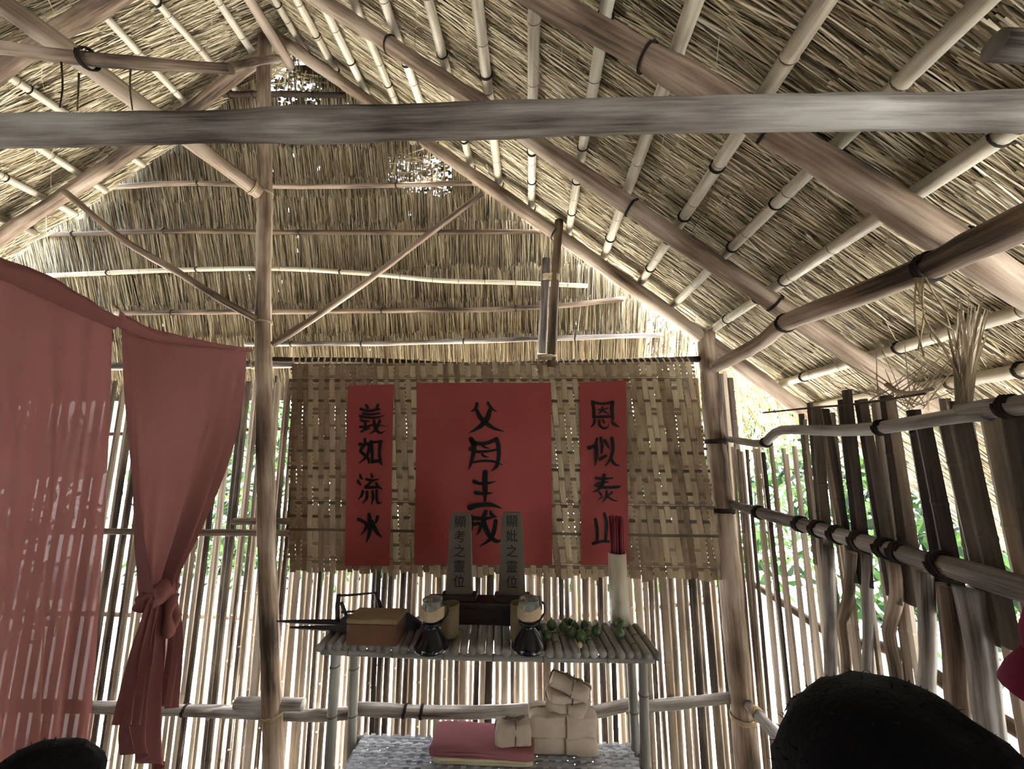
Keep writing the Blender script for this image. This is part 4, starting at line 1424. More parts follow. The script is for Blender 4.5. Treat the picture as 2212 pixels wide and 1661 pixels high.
# incense in its bamboo tube
b = on_table(1339, 1346); u = pxu(b.y)
hol = 132 * u
mb = MB(); r = 18.5 * u
mb.lathe(b, [(0, 0), (r, 0), (r * 1.0, hol * .35), (r * 1.02, hol * .36), (r * .99, hol * .37), (r * .96, hol), (r * .8, hol), (r * .8, hol * .1), (0, hol * .1)], 26)
tag(mb.build('incense_tube', 'bamboo'), 'tall pale bamboo tube holding crimson incense, at the right of the altar table', 'tube')
bun = empty('incense_bundle', b + Vector((0, 0, hol * .12)), 'bundle of crimson incense sticks standing in the tall bamboo tube', 'incense')
for k in range(42):
    q = r * .70 * math.sqrt(R.random()); th = R.uniform(0, 6.283)
    a = b + Vector((q * math.cos(th), q * math.sin(th), hol * .13)); lean_ = Vector((math.cos(th) * q * .15 + R.uniform(-.003, .003), math.sin(th) * q * .15, 0))
    mb = MB(); mb.id = k
    mb.tube([a, a + Vector((0, 0, hol)) + lean_ * .5, a + Vector((0, 0, hol * .87 + 70 * u + R.uniform(-3, 2) * u)) + lean_], .0023, 6)
    mb.build('incense_stick', 'incense', bun)

# green fruit
LS = .86
LIMES = [(1163, 1362, .9, 'small dark green fruit touching the right oil lamp'), (1191, 1362, 1.1, 'big green fruit at the back left end of the cluster'),
         (1179, 1382, 1.0, 'green fruit at the front left end of the cluster, by the oil lamp'), (1219, 1353, .85, 'small green fruit at the very back of the cluster, left of its twin'),
         (1218, 1366, .95, 'round green fruit in front of the two small back ones'), (1233, 1353, .8, 'small green fruit at the very back of the cluster, right of its twin'),
         (1241, 1364, .95, 'dark green fruit in the middle of the cluster'), (1238, 1379, 1.05, 'dark round fruit in the middle of the front row of the cluster'),
         (1266, 1362, 1.05, 'bright green fruit in the back right of the cluster'), (1270, 1376, .95, 'half hidden green fruit between the two right end fruits'),
         (1257, 1386, 1.05, 'frontmost dark fruit of the cluster, right of the middle'), (1287, 1374, 1.1, 'bright green fruit at the right end of the cluster'),
         (1342, 1362, 1.1, 'lone green fruit leaning at the foot of the incense tube'), (1335, 1379, 1.1, 'lone green fruit in front of the incense tube, nearest the edge')]
proto = None
for k, (px, pb, s, lab) in enumerate(LIMES):
    p = on_table(px, pb)
    if proto is None:
        u = pxu(p.y)
        mb = MB()
        rr = 10.5 * u
        mb.lathe((0, 0, 0), [(rr * math.sin(a) * (1 if a < 2.6 else .93), rr * (1 - math.cos(a) * 1.04)) for a in [0.02 + i * 3.09 / 12 for i in range(13)]], 20)
        proto = mb.build('green_fruit', 'lime'); proto.location = p * K
        mb = MB(); mb.tube([(0, 0, rr * 2.0), (rr * .15, 0, rr * 2.3)], rr * .16, 6)
        st = mb.build('stalk', 'stalk', None); st.parent = proto; st.location = Vector(st.location)
        o = proto
    else:
        o = proto.copy(); COL.objects.link(o)
        for ch in proto.children:
            c = ch.copy(); COL.objects.link(c); c.parent = o
        o.location = p * K
    o.rotation_euler = (R.uniform(-.25, .25), R.uniform(-.25, .25), R.uniform(0, 6))
    s *= LS
    o.scale = (s, s, s * R.uniform(.94, 1.02))
    tag(o, lab, 'fruit', 'green fruit on the altar table')
a, c = on_table(1192, 1372), on_table(1236, 1370)
mb = MB(); mb.tube(catmull([a + Vector((0, 0, .008)), (a + c) / 2 + Vector((0, .004, .012)), c + Vector((0, 0, .008))], 5), .0035, 6)
tag(mb.build('fruit_twig', 'stalk'), 'green twig lying among the green fruit', 'twig')
a = on_table(1253, 1398)
mb = MB(); mb.lathe(a, [(0, 0), (.009, .001), (.011, .009), (.008, .018), (0, .019)], 10)
tag(mb.build('white_stub', 'label'), 'tiny white stub in front of the green fruit', 'stub')

# ------------------------------------------------------------------ things on the lower shelf
ZW = ZS + .005


def slab(name, c, size, material, parent=None, lump=.004, bev=.02, rotz=0.0, tilt=0.0, seed=0, n=14):
    """soft edged, slightly crumpled block"""
    bm = bmesh.new()
    bmesh.ops.create_cube(bm, size=1.0)
    bmesh.ops.subdivide_edges(bm, edges=bm.edges[:], cuts=n, use_grid_fill=True)
    sx, sy, sz = size
    rot = Matrix.Rotation(rotz, 3, 'Z') @ Matrix.Rotation(tilt, 3, 'Y')
    for v in bm.verts:
        p = Vector((v.co.x * sx, v.co.y * sy, v.co.z * sz))
        h = Vector((sx / 2 - bev, sy / 2 - bev, sz / 2 - min(bev, sz * .35)))
        q = Vector((max(-h.x, min(h.x, p.x)), max(-h.y, min(h.y, p.y)), max(-h.z, min(h.z, p.z))))
        d = p - q
        if d.length > 1e-6:
            m = max(abs(d.x), abs(d.y), abs(d.z))
            p = q + d.normalized() * min(d.length, bev if sz > bev else sz * .5)
        nz = mnoise.noise_vector(Vector((p.x * 14 + seed, p.y * 14, p.z * 14)))
        n2 = mnoise.noise_vector(Vector((p.x * 42 + seed, p.y * 42, p.z * 42))) * (1.0 - 1.4 * abs(mnoise.noise(Vector((p.x * 20, p.y * 20, p.z * 20 + seed)))))
        flat = .25 if v.co.z < -.49 else 1
        p += (nz * lump + n2 * lump * .6) * flat
        v.co = Vector(c) + Vector((0, 0, sz / 2)) + rot @ p
    V = [tuple(v.co) for v in bm.verts]
    Fq = [tuple(v.index for v in f.verts) for f in bm.faces]
    k = sum(len(f) for f in Fq)
    o = mesh_obj(name, V, Fq, [(0, 0)] * k, material, parent, smooth=True)
    bm.free()
    return o, rot


def parcel(px, pb, wpx, hpx, dep, z, label, rotz=0.0, tilt=0.0, y=None, seed=0):
    p = atZ(px, pb, z) if y is None else atY(px, pb, y)
    p = Vector((p.x, p.y + (dep / 2 if y is None else 0), z))
    u = pxu(p.y - dep / 2)
    sz = (wpx * u, dep, hpx * u * .66)
    o, rot = slab('paper_parcel', p, sz, 'kraft', None, .012, .012, rotz, tilt, seed)
    tag(o, label, 'parcel', 'brown paper parcels on the lower shelf')
    c = p + Vector((0, 0, sz[2] / 2))
    for ax in (0, 1):
        pts = []
        for k in range(41):
            th = k / 40 * 2 * math.pi
            ca, sa = math.cos(th), math.sin(th)
            e = .35
            q = Vector((math.copysign(abs(ca) ** e, ca), 0, math.copysign(abs(sa) ** e, sa)))
            if ax == 0: v = Vector((q.x * (sz[0] / 2 + .002), .01, q.z * (sz[2] / 2 + .003)))
            else: v = Vector((.01, q.x * (sz[1] / 2 + .002), q.z * (sz[2] / 2 + .003)))
            pts.append(c + rot @ v)
        mb = MB(); mb.tube(pts, .0036, 6); mb.build('string', 'string', o)
    mb = MB()
    top = c + rot @ Vector((.01, .01, sz[2] / 2 + .004))
    for sgn in (-1, 1):
        l = [top + rot @ Vector((sgn * .035 * math.sin(k / 10 * math.pi) + sgn * .01 * k / 10, -.02 * k / 10, .012 * math.sin(k / 10 * math.pi))) for k in range(11)]
        mb.tube(l, .0032, 6)
    mb.build('knot', 'string', o)
    # folded paper flap at the end
    return o, p, sz


pz = ZW
o, p, s1 = parcel(1217, 1634, 126, 46, .12, pz, 'lowest brown paper parcel of the tall stack on the lower shelf', seed=1)
yS = p.y
pz += s1[2] - .004
o, p, s2 = parcel(1215, 1600, 128, 56, .12, pz, 'second brown paper parcel from the bottom of the tall stack, bulging', .06, 0, y=yS, seed=2)
pz += s2[2] - .006
o, p, s3 = parcel(1224, 1550, 76, 30, .085, pz, 'third brown paper parcel from the bottom of the tall stack, small', -.2, .03, y=yS, seed=3)
pz += s3[2] - .004
o, p, s4 = parcel(1226, 1526, 84, 20, .08, pz + .002, 'flat tilted brown paper parcel, second from the top of the tall stack', .25, .20, y=yS, seed=4)
pz += s4[2]
o, p, s5 = parcel(1232, 1508, 78, 32, .08, pz + .006, 'tilted pale brown paper parcel on top of the tall stack', -.15, .30, y=yS, seed=5)
# folded cloths
fa = atZ(1042, 1660, ZW)
cw = 205 * pxu(fa.y)
o, _ = slab('folded_cloth', Vector((fa.x, fa.y + .085, ZW)), (cw * .95, .15, .026), 'cream', None, .003, .012, 0, 0, 6)
tag(o, 'folded cream cloth under the maroon cloth on the lower shelf', 'cloth')
mb = MB()
mb.tube([Vector((fa.x - cw * .4, fa.y + .009, ZW + .013)), Vector((fa.x + cw * .4, fa.y + .009, ZW + .014))], .0025, 6)
mb.build('fold_edge', 'cream', o)
o, _ = slab('folded_cloth', Vector((fa.x - .005, fa.y + .085, ZW + .0265)), (cw, .17, .040), 'maroon', None, .004, .014, -.02, 0, 8)
tag(o, 'folded dull maroon cloth lying on the lower shelf beside the parcels', 'cloth')
for dz in (.012, .026):
    mb = MB()
    mb.tube([Vector((fa.x - cw * .46, fa.y + .0015, ZW + .0265 + dz)), Vector((fa.x, fa.y - .001, ZW + .0265 + dz + .001)), Vector((fa.x + cw * .46, fa.y + .0015, ZW + .0265 + dz))], .0025, 6)
    mb.build('fold_edge', 'maroon', o)
o, p, s6 = parcel(1107, 1616, 66, 56, .07, ZW + .066, 'single brown paper parcel sitting on the folded maroon cloth', .12, 0, seed=9)

# ------------------------------------------------------------------ curtains along the middle of the hut
XC = atY(548, 755, YG - .10).x


def poly(pts, u):
    """point along a list of picture points, u in 0..1 by index"""
    k = u * (len(pts) - 1)
    i = min(int(k), len(pts) - 2)
    t = k - i
    a, b = pts[i], pts[i + 1]
    return (a[0] + (b[0] - a[0]) * t, a[1] + (b[1] - a[1]) * t)


def cloth_grid(name, rows, nu, nv, fold, material, parent=None, thick=.0016, smooth=True):
    """rows: picture polylines from top to bottom, hung in the curtain's plane; fold(u, v) pushes the cloth out of it"""
    R3 = [[atX(*poly(r, i / nu), XC) for i in range(nu + 1)] for r in rows]
    G = []
    for j in range(nv + 1):
        k = j / nv * (len(rows) - 1)
        row = []
        for i in range(nu + 1):
            col = [R3[q][i] for q in range(len(rows))]
            q = min(int(k), len(rows) - 2)
            P0 = col[max(0, q - 1)] if q > 0 else col[0] * 2 - col[1]
            P3 = col[q + 2] if q + 2 < len(rows) else col[-1] * 2 - col[-2]
            t = k - q
            a, b, c, d = P0, col[q], col[q + 1], P3
            p = 0.5 * ((2 * b) + (c - a) * t + (2 * a - 5 * b + 4 * c - d) * t * t + (3 * b - a - 3 * c + d) * t ** 3)
            dx, dy = fold(i / nu, j / nv)
            row.append(p + Vector((dx, dy, 0)))
        G.append(row)
    V, Fq, UV = [], [], []
    for off in (0, thick):
        for row in G:
            V += [(p.x - off, p.y, p.z) for p in row]
    n = nu + 1
    o = n * (nv + 1)
    for j in range(nv):
        for i in range(nu):
            a = j * n + i
            Fq.append((a, a + n, a + n + 1, a + 1))
            UV += [(i / nu, j / nv), (i / nu, (j + 1) / nv), ((i + 1) / nu, (j + 1) / nv), ((i + 1) / nu, j / nv)]
    ob = mesh_obj(name, V[:o], Fq, UV, material, parent, smooth=smooth)
    return ob


def sm(x): return max(0, min(1, x)) ** 2 * (3 - 2 * max(0, min(1, x)))


# near panel: hangs straight, sheer
cur1 = cloth_grid('curtain', [[(-420, 430), (-150, 545), (0, 596), (100, 640), (180, 678), (243, 704)],
                              [(-420, 900), (-150, 930), (-10, 950), (90, 960), (160, 970), (232, 985)],
                              [(-430, 1350), (-170, 1360), (-30, 1365), (70, 1370), (140, 1375), (205, 1385)],
                              [(-440, 1800), (-190, 1800), (-50, 1800), (50, 1800), (110, 1800), (172, 1800)],
                              [(-450, 2150), (-200, 2150), (-60, 2150), (30, 2150), (90, 2150), (150, 2150)]], 120, 60,
                  lambda u, v: ((.004 + .020 * v) * math.sin(u * 34 + .8 * math.sin(v * 2 + u * 7)) + .020 * math.sin(u * 13 + .6) * v, .01 * math.sin(u * 31 + v * 2) * v), 'curtain')
tag(cur1, 'large sheer maroon curtain hanging at the left edge, nearest the viewer', 'curtain', 'maroon curtains')
cloth_grid('sleeve', [[(-420, 372), (-150, 500), (0, 556), (100, 592), (180, 640), (246, 684)], [(-420, 400), (-150, 525), (0, 580), (100, 618), (180, 660), (246, 695)],
                      [(-420, 440), (-150, 553), (0, 604), (100, 648), (180, 686), (247, 712)]], 60, 8,
           lambda u, v: (.035 * math.sin(math.pi * min(1, max(0, v))) + .004 * math.sin(u * 40 + v * 3) + .004, 0), 'curtain2', cur1)
mb = MB()
mb.tube(catmull([atX(-420, 439, XC) + Vector((.006, 0, 0)), atX(-150, 552, XC) + Vector((.006, 0, 0)), atX(0, 603, XC) + Vector((.006, 0, 0)), atX(100, 647, XC) + Vector((.006, 0, 0)), atX(245, 711, XC) + Vector((.006, 0, 0))], 8), .0035, 6)
mb.build('seam', 'curtain2', cur1)

# far panel: tied in a knot
def f2(u, v):
    e = sm((u - .55) / .45)
    a = (.010 + .035 * v) * math.sin(u * 30 + 2.0 * v) * (.3 + e) * (1 - .5 * v)
    l = sm((.22 - u) / .22)
    return (a + .085 * e * v * math.sin(u * 38 + 1.0) * (1 - .6 * v) + l * .05 * v * math.sin(u * 48), .0)


cur2 = cloth_grid('curtain', [[(262, 706), (330, 728), (420, 742), (480, 750), (538, 756)],
                              [(268, 860), (320, 880), (390, 895), (460, 895), (524, 880)],
                              [(280, 1000), (315, 1010), (360, 1015), (430, 1010), (490, 1000)],
                              [(293, 1150), (310, 1155), (340, 1160), (385, 1155), (425, 1145)],
                              [(304, 1240), (318, 1248), (332, 1250), (352, 1245), (374, 1235)],
                              [(312, 1292), (322, 1298), (332, 1300), (345, 1298), (358, 1290)]], 110, 60, f2, 'curtain2')
tag(cur2, 'maroon curtain tied in a knot, hanging left of the king post', 'curtain', 'maroon curtains')
cloth_grid('sleeve', [[(238, 655), (262, 676), (320, 708), (400, 727), (470, 742), (542, 753)], [(240, 670), (265, 695), (322, 722), (400, 738), (470, 747), (542, 756)],
                      [(246, 700), (270, 716), (325, 736), (400, 746), (470, 752), (542, 759)]], 60, 8,
           lambda u, v: (.030 * math.sin(math.pi * v) * (1 - .8 * u) + .005 + .003 * math.sin(u * 50 + v * 4), 0), 'curtain2', cur2)
mb = MB()
mb.tube(catmull([atX(*p, XC) + Vector((.008, 0, 0)) for p in ((246, 701), (270, 717), (325, 737), (400, 747), (470, 753), (540, 760))], 8), .0028, 6)
mb.build('seam', 'curtain2', cur2)
# knot and tails
kc = atX(334, 1285, XC)
V0, rs_ = [], []
mb = MB()
for k in range(13):
    t = k / 12
    z = .052 - .104 * t
    q = math.sqrt(max(0.02, 1 - (2 * t - 1) ** 2))
    ring = []
    for j in range(28):
        th = 2 * math.pi * j / 28
        fold_ = 1 + .20 * math.sin(th * 5 + t * 5.5) * .5 + .10 * math.sin(th * 11 - t * 7)
        ring.append(kc + Vector((.045 * q * fold_ * math.cos(th) + .012, .092 * q * fold_ * math.sin(th), z + .012 * math.sin(th))))
    rs_.append(ring)
mb.loft(rs_)
mb.build('knot', 'curtain3', cur2)


def tail(rows, nu, nv, amp, fr, ph=0, xoff=0.02):
    cloth_grid('tail', rows, nu, nv, lambda u, v: (xoff + (amp * math.sin(u * fr + ph + v * 1.5)) * (.3 + .7 * v), .35 * amp * math.cos(u * fr + ph)), 'curtain3', cur2)


tail([[(312, 1290), (325, 1292), (338, 1292), (352, 1290)], [(285, 1400), (305, 1405), (330, 1405), (352, 1400)], [(262, 1480), (290, 1490), (318, 1490), (345, 1480)], [(248, 1560), (280, 1590), (312, 1600), (345, 1590)],
      [(256, 1622), (285, 1630), (315, 1650), (347, 1680)]], 50, 40, .035, 17)
tail([[(300, 1290), (312, 1292), (322, 1292)], [(265, 1400), (280, 1402), (300, 1400)], [(240, 1500), (262, 1500), (285, 1495)], [(230, 1560), (250, 1570), (275, 1566)]], 26, 26, .025, 14, 1.2, .045)
tail([[(345, 1290), (358, 1292), (366, 1292)], [(352, 1340), (366, 1342), (376, 1345)], [(348, 1420), (360, 1430), (374, 1425)], [(330, 1522), (345, 1528), (362, 1530)]], 26, 26, .02, 12, .5, .03)
tail([[(335, 1640), (345, 1645), (352, 1650)], [(318, 1640), (330, 1700), (346, 1720)], [(300, 1760), (320, 1790), (350, 1800)]], 16, 16, .02, 9, .5, .01)
mb = MB()
pts = [kc + Vector((.03, .05 + .012, -.02)), kc + Vector((.06, .02, -.10)), kc + Vector((.05, .05, -.19)), kc + Vector((.03, .09, -.13)), kc + Vector((.03, .07, -.03))]
c_ = catmull(pts, 8)
mb.tube(c_, [.020 + .006 * math.sin(k * .6) for k in range(len(c_))], 9, jitter=.08)
mb.build('loop', 'curtain3', cur2)
rp_ = pole('curtain_rope', [atX(-420, 410, XC), atX(-150, 530, XC), atX(0, 582, XC), atX(100, 622, XC), atX(246, 690, XC), atX(400, 737, XC), atY(548, 757, YG - .08)], .006, .006, 'wood', 'rope',
           'rope carrying the maroon curtains, tied to the king post', 'rope', wob=0)

# ------------------------------------------------------------------ leaf blade, grass bundles, loose stems
P = [atY(1748, -40, 1.15), atY(1750, 60, 1.15), atY(1745, 150, 1.15), atY(1742, 206, 1.15)]
c_ = catmull(P, 6)
mb = MB()
rings = []
for k, p in enumerate(c_):
    t = k / (len(c_) - 1)
    wv = .017 * (1 - t) ** .8 + .001
    d = Vector((math.cos(.5 + t), math.sin(.5 + t), 0))
    f = Vector((-d.y, d.x, 0)) * wv * .5
    rings.append([p - d * wv + f, p - Vector((0, 0, 0)), p + d * wv + f, p + f * .1 + Vector((0, .0012, 0))])
mb.loft(rings)
tag(mb.build('dry_leaf', 'dryleaf'), 'long dry leaf blade hanging from the roof above the tie beam', 'leaf')


def bundle(px0, px1, pyb, pyt, X, n, label, spread=.15, wid=(.004, .008)):
    V_ = []
    P, D, Ln = [], [], []
    for k in range(n):
        a = atX(R.uniform(px0, px1), pyb + R.uniform(-8, 8), X + R.uniform(-.04, .04))
        b = atX(R.uniform(px0 - spread * 100, px1 + spread * 100), pyt + R.uniform(-40, 60), X + R.uniform(-.05, .05))
        P.append(a); D.append((b - a).normalized()); Ln.append((b - a).length)
    n_ = len(P)
    P, D, Ln = np.array(P), np.array(D), np.array(Ln)
    A = unit(np.cross(D, unit(NR.normal(0, 1, (n_, 3)))))
    V, Q, U = strand_arrays(P, D, Ln, NR.uniform(*wid, n_), A, NR.normal(0, .02, (n_, 3)))
    return tag(mesh_obj('grass_bundle', V, Q, U, 'dryleaf'), label, 'dry grass', 'dry grass tufts on top of the right wall')


bundle(2062, 2100, 880, 690, XR - .01, 60, 'upright tuft of dry grass standing on top of the right wall')
bundle(1860, 2010, 880, 770, XR + .04, 46, 'sparse spray of dry stems on top of the right wall', .9, (.002, .005))
tw = pole('bent_twig', [atX(1915, 830, XR - .02), atX(1935, 845, XR - .02), atX(1970, 850, XR - .02), atX(2015, 840, XR - .02)], .008, .006, 'wood', 'wood', 'bent thick twig lying on top of the right wall slats', 'twig', wob=0)
tw = pole('straight_twig', [atX(1648, 891, XR - .02), atX(1740, 882, XR - .02), atX(1860, 872, XR - .02), atX(2000, 850, XR - .02)], .005, .004, 'wood', 'darkwood', 'thin dark twig lying along the top of the right wall slats', 'twig', wob=.002)
for i, (pts, lab) in enumerate((([(133, 135), (135, 190), (128, 232)], 'first hanging straw stem from the left, under the crooked branch'), ([(170, 158), (168, 200), (166, 238)], 'short hanging straw stem just right of the first, under the crooked branch'),
                                ([(282, 150), (281, 190), (287, 238)], 'hanging straw stem farther right, under the crooked branch'))):
    pole('straw_stem', [atY(px, py, yb - .01) for px, py in pts], .0035, .0025, 'wood', 'darkwood', lab, 'straw', 'hanging straw stems', wob=.002)

# ------------------------------------------------------------------ green outside
def foliage(name, n, x, y, z, lmin, lmax, label, holes=.0):
    P = np.stack([NR.uniform(*x, n), NR.uniform(*y, n), z[0] + (z[1] - z[0]) * NR.random(n) ** 1.1], 1)
    cl = np.sin(P[:, 0] * 2.3 + 1) * np.sin(P[:, 2] * 2.9) + np.sin(P[:, 1] * 3.1 + P[:, 0])
    P = P[cl > -.9 + holes]
    n = len(P)
    D = NR.normal(0, 1, (n, 3)); D[:, 2] -= .5; D = unit(D)
    A = unit(np.cross(D, unit(NR.normal(0, 1, (n, 3)))))
    L_ = NR.uniform(lmin, lmax, n)
    V, Q, U = strand_arrays(P, D, L_, L_ * NR.uniform(.25, .5, n), A, NR.normal(0, .05, (n, 3)))
    # leaf shape: pinch both ends
    V = V.reshape(-1, 6, 3)
    c = (V[:, 0] + V[:, 1]) / 2
    V[:, 0] = c + (V[:, 0] - c) * .2; V[:, 1] = c + (V[:, 1] - c) * .2
    o = mesh_obj(name, V.reshape(-1, 3), Q, U, 'leaf')
    return tag(o, label, 'foliage', kind='stuff')


foliage('foliage', 20000, (-6.5, 4.8), (5.8, 7.4), (.0, 4.7), .10, .26, 'green leaves growing outside behind the back wall', .25)
foliage('foliage', 17000, (3.9, 5.6), (-1.5, 6.0), (.0, 4.0), .10, .26, 'green leaves growing outside beyond the right wall', .25)
foliage('foliage', 5000, (-7.2, -5.4), (-1.5, 4.6), (.0, 2.8), .12, .28, 'green leaves growing outside beyond the left wall')

# ------------------------------------------------------------------ people
def new_bm_obj(bm, name):
    me = bpy.data.meshes.new(name); bm.to_mesh(me); bm.free()
    o = bpy.data.objects.new(name, me); COL.objects.link(o)
    return o


def evald(o):
    dg = bpy.context.evaluated_depsgraph_get()
    me = bpy.data.meshes.new_from_object(o.evaluated_get(dg))
    return me


def skin_mesh(verts, edges, root=0, sub=2):
    """grow a surface round a skeleton; verts: name -> (place, radius)"""
    names = list(verts)
    me = bpy.data.meshes.new('skel')
    me.from_pydata([verts[k][0] for k in names], [(names.index(a), names.index(b)) for a, b in edges], [])
    o = bpy.data.objects.new('skel', me); COL.objects.link(o)
    o.modifiers.new('s', 'SKIN')
    for i, k in enumerate(names):
        r = verts[k][1]
        me.skin_vertices[0].data[i].radius = (r, r) if not isinstance(r, tuple) else r
        me.skin_vertices[0].data[i].use_root = (i == root)
    m = o.modifiers.new('sub', 'SUBSURF'); m.levels = sub; m.render_levels = sub
    out_ = evald(o)
    bpy.data.objects.remove(o)
    return out_


def remesh(meshes, vox, smooth_it=4):
    bm = bmesh.new()
    for me in meshes:
        bm.from_mesh(me)
    o = new_bm_obj(bm, 'rm')
    m = o.modifiers.new('r', 'REMESH'); m.mode = 'VOXEL'; m.voxel_size = vox
    s_ = o.modifiers.new('sm', 'SMOOTH'); s_.iterations = smooth_it; s_.factor = .5
    out_ = evald(o)
    bpy.data.objects.remove(o)
    return out_


def ball(c, r, sub=3):
    bm = bmesh.new()
    bmesh.ops.create_icosphere(bm, subdivisions=sub, radius=1)
    for v in bm.verts:
        v.co = Vector((c[0] + v.co.x * r[0], c[1] + v.co.y * r[1], c[2] + v.co.z * r[2]))
    me = bpy.data.meshes.new('b'); bm.to_mesh(me); bm.free()
    return me


BODY = {'pel': ((0, 0, .95), (.13, .10)), 'wst': ((0, .0, 1.08), (.115, .09)), 'chs': ((0, .0, 1.27), (.135, .10)), 'sho': ((0, -.01, 1.40), (.09, .07)), 'nek': ((0, -.01, 1.48), .052), 'skl': ((0, .01, 1.56), .055)}
EDG = [('pel', 'wst'), ('wst', 'chs'), ('chs', 'sho'), ('sho', 'nek'), ('nek', 'skl')]
for s_, n_ in ((-1, 'l'), (1, 'r')):
    BODY.update({'shd' + n_: ((s_ * .165, -.01, 1.385), .058), 'elb' + n_: ((s_ * .225, -.02, 1.10), .040), 'wri' + n_: ((s_ * .235, .05, .86), .027), 'plm' + n_: ((s_ * .235, .065, .79), (.018, .036)),
                 'hip' + n_: ((s_ * .095, 0, .90), .085), 'kne' + n_: ((s_ * .105, .015, .50), .055), 'ank' + n_: ((s_ * .11, -.01, .085), .036), 'toe' + n_: ((s_ * .125, .15, .025), (.026, .036))})
    EDG += [('sho', 'shd' + n_), ('shd' + n_, 'elb' + n_), ('elb' + n_, 'wri' + n_), ('wri' + n_, 'plm' + n_), ('pel', 'hip' + n_), ('hip' + n_, 'kne' + n_), ('kne' + n_, 'ank' + n_), ('ank' + n_, 'toe' + n_)]
parts = [skin_mesh(BODY, EDG)]
for s_ in (-1, 1):
    for f, (dy, ln) in enumerate(((-.026, .070), (-.009, .080), (.009, .076), (.025, .060))):
        b0 = Vector((s_ * .235, .068 + dy, .775))
        V = {'a': (tuple(b0 + Vector((0, 0, .03))), .0095), 'b': (tuple(b0 + Vector((-s_ * .002, .003, -ln * .35))), .0095), 'c': (tuple(b0 + Vector((-s_ * .012, .006, -ln * .7))), .0085), 'd': (tuple(b0 + Vector((-s_ * .028, .006, -ln))), .0075)}
        parts.append(skin_mesh(V, [('a', 'b'), ('b', 'c'), ('c', 'd')], sub=1))
    V = {'a': ((s_ * .232, .085, .815), .012), 'b': ((s_ * .226, .112, .785), .0105), 'c': ((s_ * .215, .120, .755), .009)}
    parts.append(skin_mesh(V, [('a', 'b'), ('b', 'c')], sub=1))
HC = (0, .025, 1.625)
parts += [ball(HC, (.076, .096, .108)), ball((0, .060, 1.565), (.055, .055, .052)), ball((0, .122, 1.612), (.013, .016, .024)), ball((0, .112, 1.575), (.024, .012, .009)),
          ball((-.077, .015, 1.615), (.010, .020, .030)), ball((.077, .015, 1.615), (.010, .020, .030)), ball((0, .106, 1.548), (.022, .015, .014)),
          ball((-.032, .108, 1.645), (.022, .010, .008)), ball((.032, .108, 1.645), (.022, .010, .008))]
BODY_ME = remesh(parts, .006, 3)


def grown(keys, extra, vox=.009, edges=None):
    V = {k: (BODY[k][0], tuple(q + extra.get(k, extra['*']) for q in BODY[k][1]) if isinstance(BODY[k][1], tuple) else BODY[k][1] + extra.get(k, extra['*'])) for k in keys}
    E = [e for e in EDG if e[0] in V and e[1] in V]
    return remesh([skin_mesh(V, E)], vox, 6)


half = {k: v for k, v in BODY.items()}
for n_, s_ in (('l', -1), ('r', 1)):
    BODY['slv' + n_] = ((s_ * .212, -.017, 1.165), .045)
EDG += [('shdl', 'slvl'), ('shdr', 'slvr')]
SHIRT = grown(['pel', 'wst', 'chs', 'sho', 'shdl', 'shdr', 'slvl', 'slvr'], {'*': .016, 'slvl': .018, 'slvr': .018, 'pel': .028, 'wst': .03})
TROUS = grown(['pel', 'hipl', 'hipr', 'knel', 'kner', 'ankl', 'ankr'], {'*': .018, 'ankl': .022, 'ankr': .022, 'pel': .012})


def hair_mesh(seed, strands=1500):
    me = ball((HC[0], HC[1] - .008, HC[2] + .012), (.095, .105, .109), 4)
    bm = bmesh.new(); bm.from_mesh(me)
    dead = [v for v in bm.verts if (v.co.z < HC[2] - .075) or (v.co.y > HC[1] + .055 and v.co.z < HC[2] + .055)]
    bmesh.ops.delete(bm, geom=dead, context='VERTS')
    for v in bm.verts:
        v.co += v.normal * .006 * mnoise.noise(Vector((v.co.x * 40 + seed, v.co.y * 40, v.co.z * 25)))
    rs = random.Random(seed)
    vs = list(bm.verts)
    for k in range(strands):
        v = rs.choice(vs)
        nrm = (v.co - Vector(HC)).normalized()
        d = (nrm * .35 + Vector((rs.gauss(0, .6), rs.gauss(0, .6), -.5 + rs.gauss(0, .4)))).normalized()
        s__ = d.cross(nrm).normalized() * .0006
        p = v.co.copy()
        a = [bm.verts.new(p - s__), bm.verts.new(p + s__), bm.verts.new(p + d * .006 + nrm * .0015)]
        bm.faces.new(a)
    out_ = bpy.data.meshes.new('hair'); bm.to_mesh(out_); bm.free()
    return out_


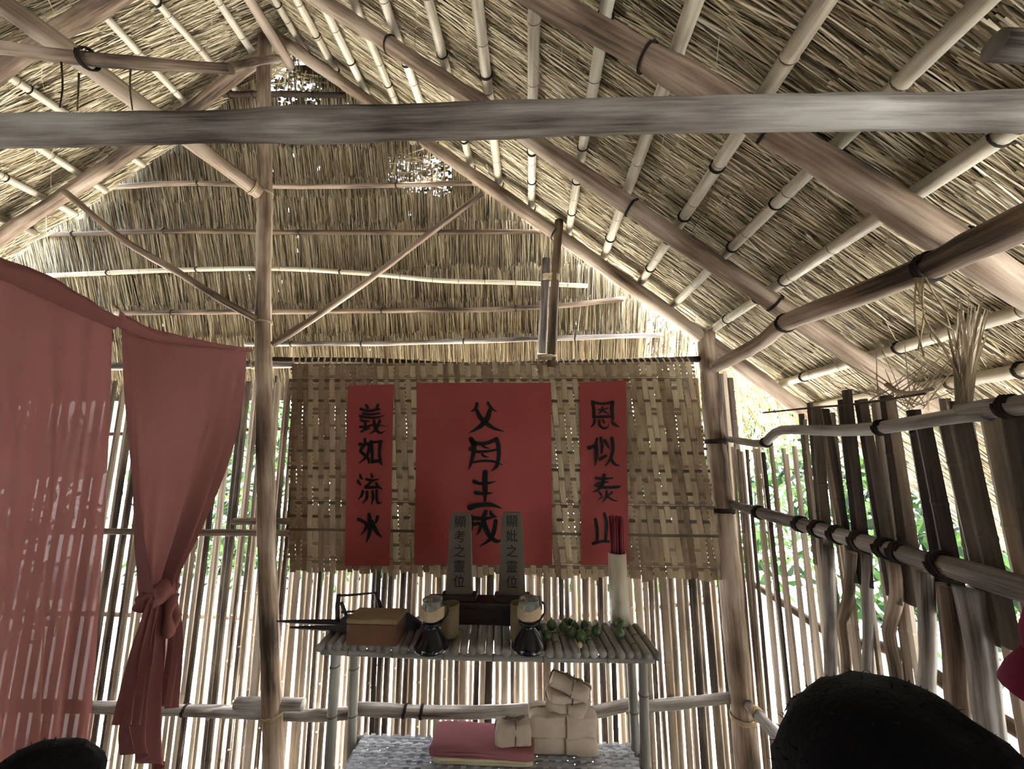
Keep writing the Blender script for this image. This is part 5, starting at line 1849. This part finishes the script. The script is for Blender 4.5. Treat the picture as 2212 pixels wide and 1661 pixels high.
def person(top, face, label, shirt, scale, hair=True, seed=1, tousle=1500):
    """top = place of the crown in building units, face = turn about the upright axis"""
    h = 1.748
    foot = Vector((top[0], top[1], 0))
    sc_ = top[2] * K / h * scale
    o = bpy.data.objects.new('person', BODY_ME); COL.objects.link(o)
    if not BODY_ME.materials:
        BODY_ME.materials.append(M['skin'])
        BODY_ME.polygons.foreach_set('use_smooth', [True] * len(BODY_ME.polygons))
    o.location = foot * K
    o.scale = (sc_,) * 3
    o.rotation_euler = (0, 0, face)
    tag(o, label, 'person')
    for nm, me, mt in (('shirt', SHIRT, shirt), ('trousers', TROUS, 'trouser')):
        me2 = me.copy(); me2.materials.append(M[mt])
        me2.polygons.foreach_set('use_smooth', [True] * len(me2.polygons))
        c = bpy.data.objects.new(nm, me2); COL.objects.link(c); c.parent = o
    hm = hair_mesh(seed, tousle); hm.polygons.foreach_set('use_smooth', [True] * len(hm.polygons)); hm.materials.append(M['hair'])
    c = bpy.data.objects.new('hair', hm); COL.objects.link(c); c.parent = o
    for sx in (-1, 1):
        em = ball((sx * .031, HC[1] + .079, HC[2] + .006), (.013, .012, .010), 2); em.materials.append(M['label'])
        c = bpy.data.objects.new('eye', em); COL.objects.link(c); c.parent = o
    return o


p = atY(1922, 1518, .375)
person((p.x + .028, .375 - .0, p.z), math.radians(4), 'person with short black hair seen from behind, dark head at the bottom right', 'navy', 1.0, seed=3)
p = atY(2176, 1290, .75)
pc = person((p.x + .185, .75, p.z - .02), math.radians(-20), 'person in a crimson brimmed cap cut off by the right edge', 'trouser', 1.0, seed=5)
mb = MB()
hz = HC[2]
mb.lathe((HC[0], HC[1] - .006, hz), [(.101, .022), (.104, .03), (.103, .06), (.092, .095), (.066, .118), (.03, .129), (0.004, .131)], 32)
cap_ = bpy.data.meshes.new('cap'); cap_.from_pydata(mb.v, [], mb.f); cap_.materials.append(M['crimson'])
cap_.polygons.foreach_set('use_smooth', [True] * len(cap_.polygons))
c = bpy.data.objects.new('cap', cap_); COL.objects.link(c); c.parent = pc
mb = MB()
mb.lathe((HC[0], HC[1] - .006, hz), [(.099, .026), (.106, .020), (.128, -.012), (.140, -.040), (.138, -.042), (.122, -.016), (.100, .014)], 32)
br_ = bpy.data.meshes.new('brim'); br_.from_pydata(mb.v, [], mb.f); br_.materials.append(M['crimson'])
br_.polygons.foreach_set('use_smooth', [True] * len(br_.polygons))
c2 = bpy.data.objects.new('brim', br_); COL.objects.link(c2); c2.parent = c
p = atY(35, 1640, .60)
person((p.x, .60, p.z), math.radians(0), 'person with dark hair whose crown just shows at the bottom left corner', 'navy', 1.0, seed=8)

# unseen front gable behind the viewer, added to shut out light
mb = MB()
yf0 = -2.12
zA = APEX.z + .12
pts_ = [(-4.9, RA.z + (-4.9 - LA.x) * dL.z / dL.x - RA.z + LA.z + .1), (APEX.x, zA), (1.75, RA.z + (1.75 - RA.x) * dR.z / dR.x + .1)]
mb.loft([[Vector((x, yf0 - .05, z)) for x, z in pts_], [Vector((x, yf0 + .05, z)) for x, z in pts_]])
fg = mb.build('added_front_gable', 'thatchback', smooth=False)
fg.parent = wf; fg.location = (wloc(fg) - wloc(wf)) * K
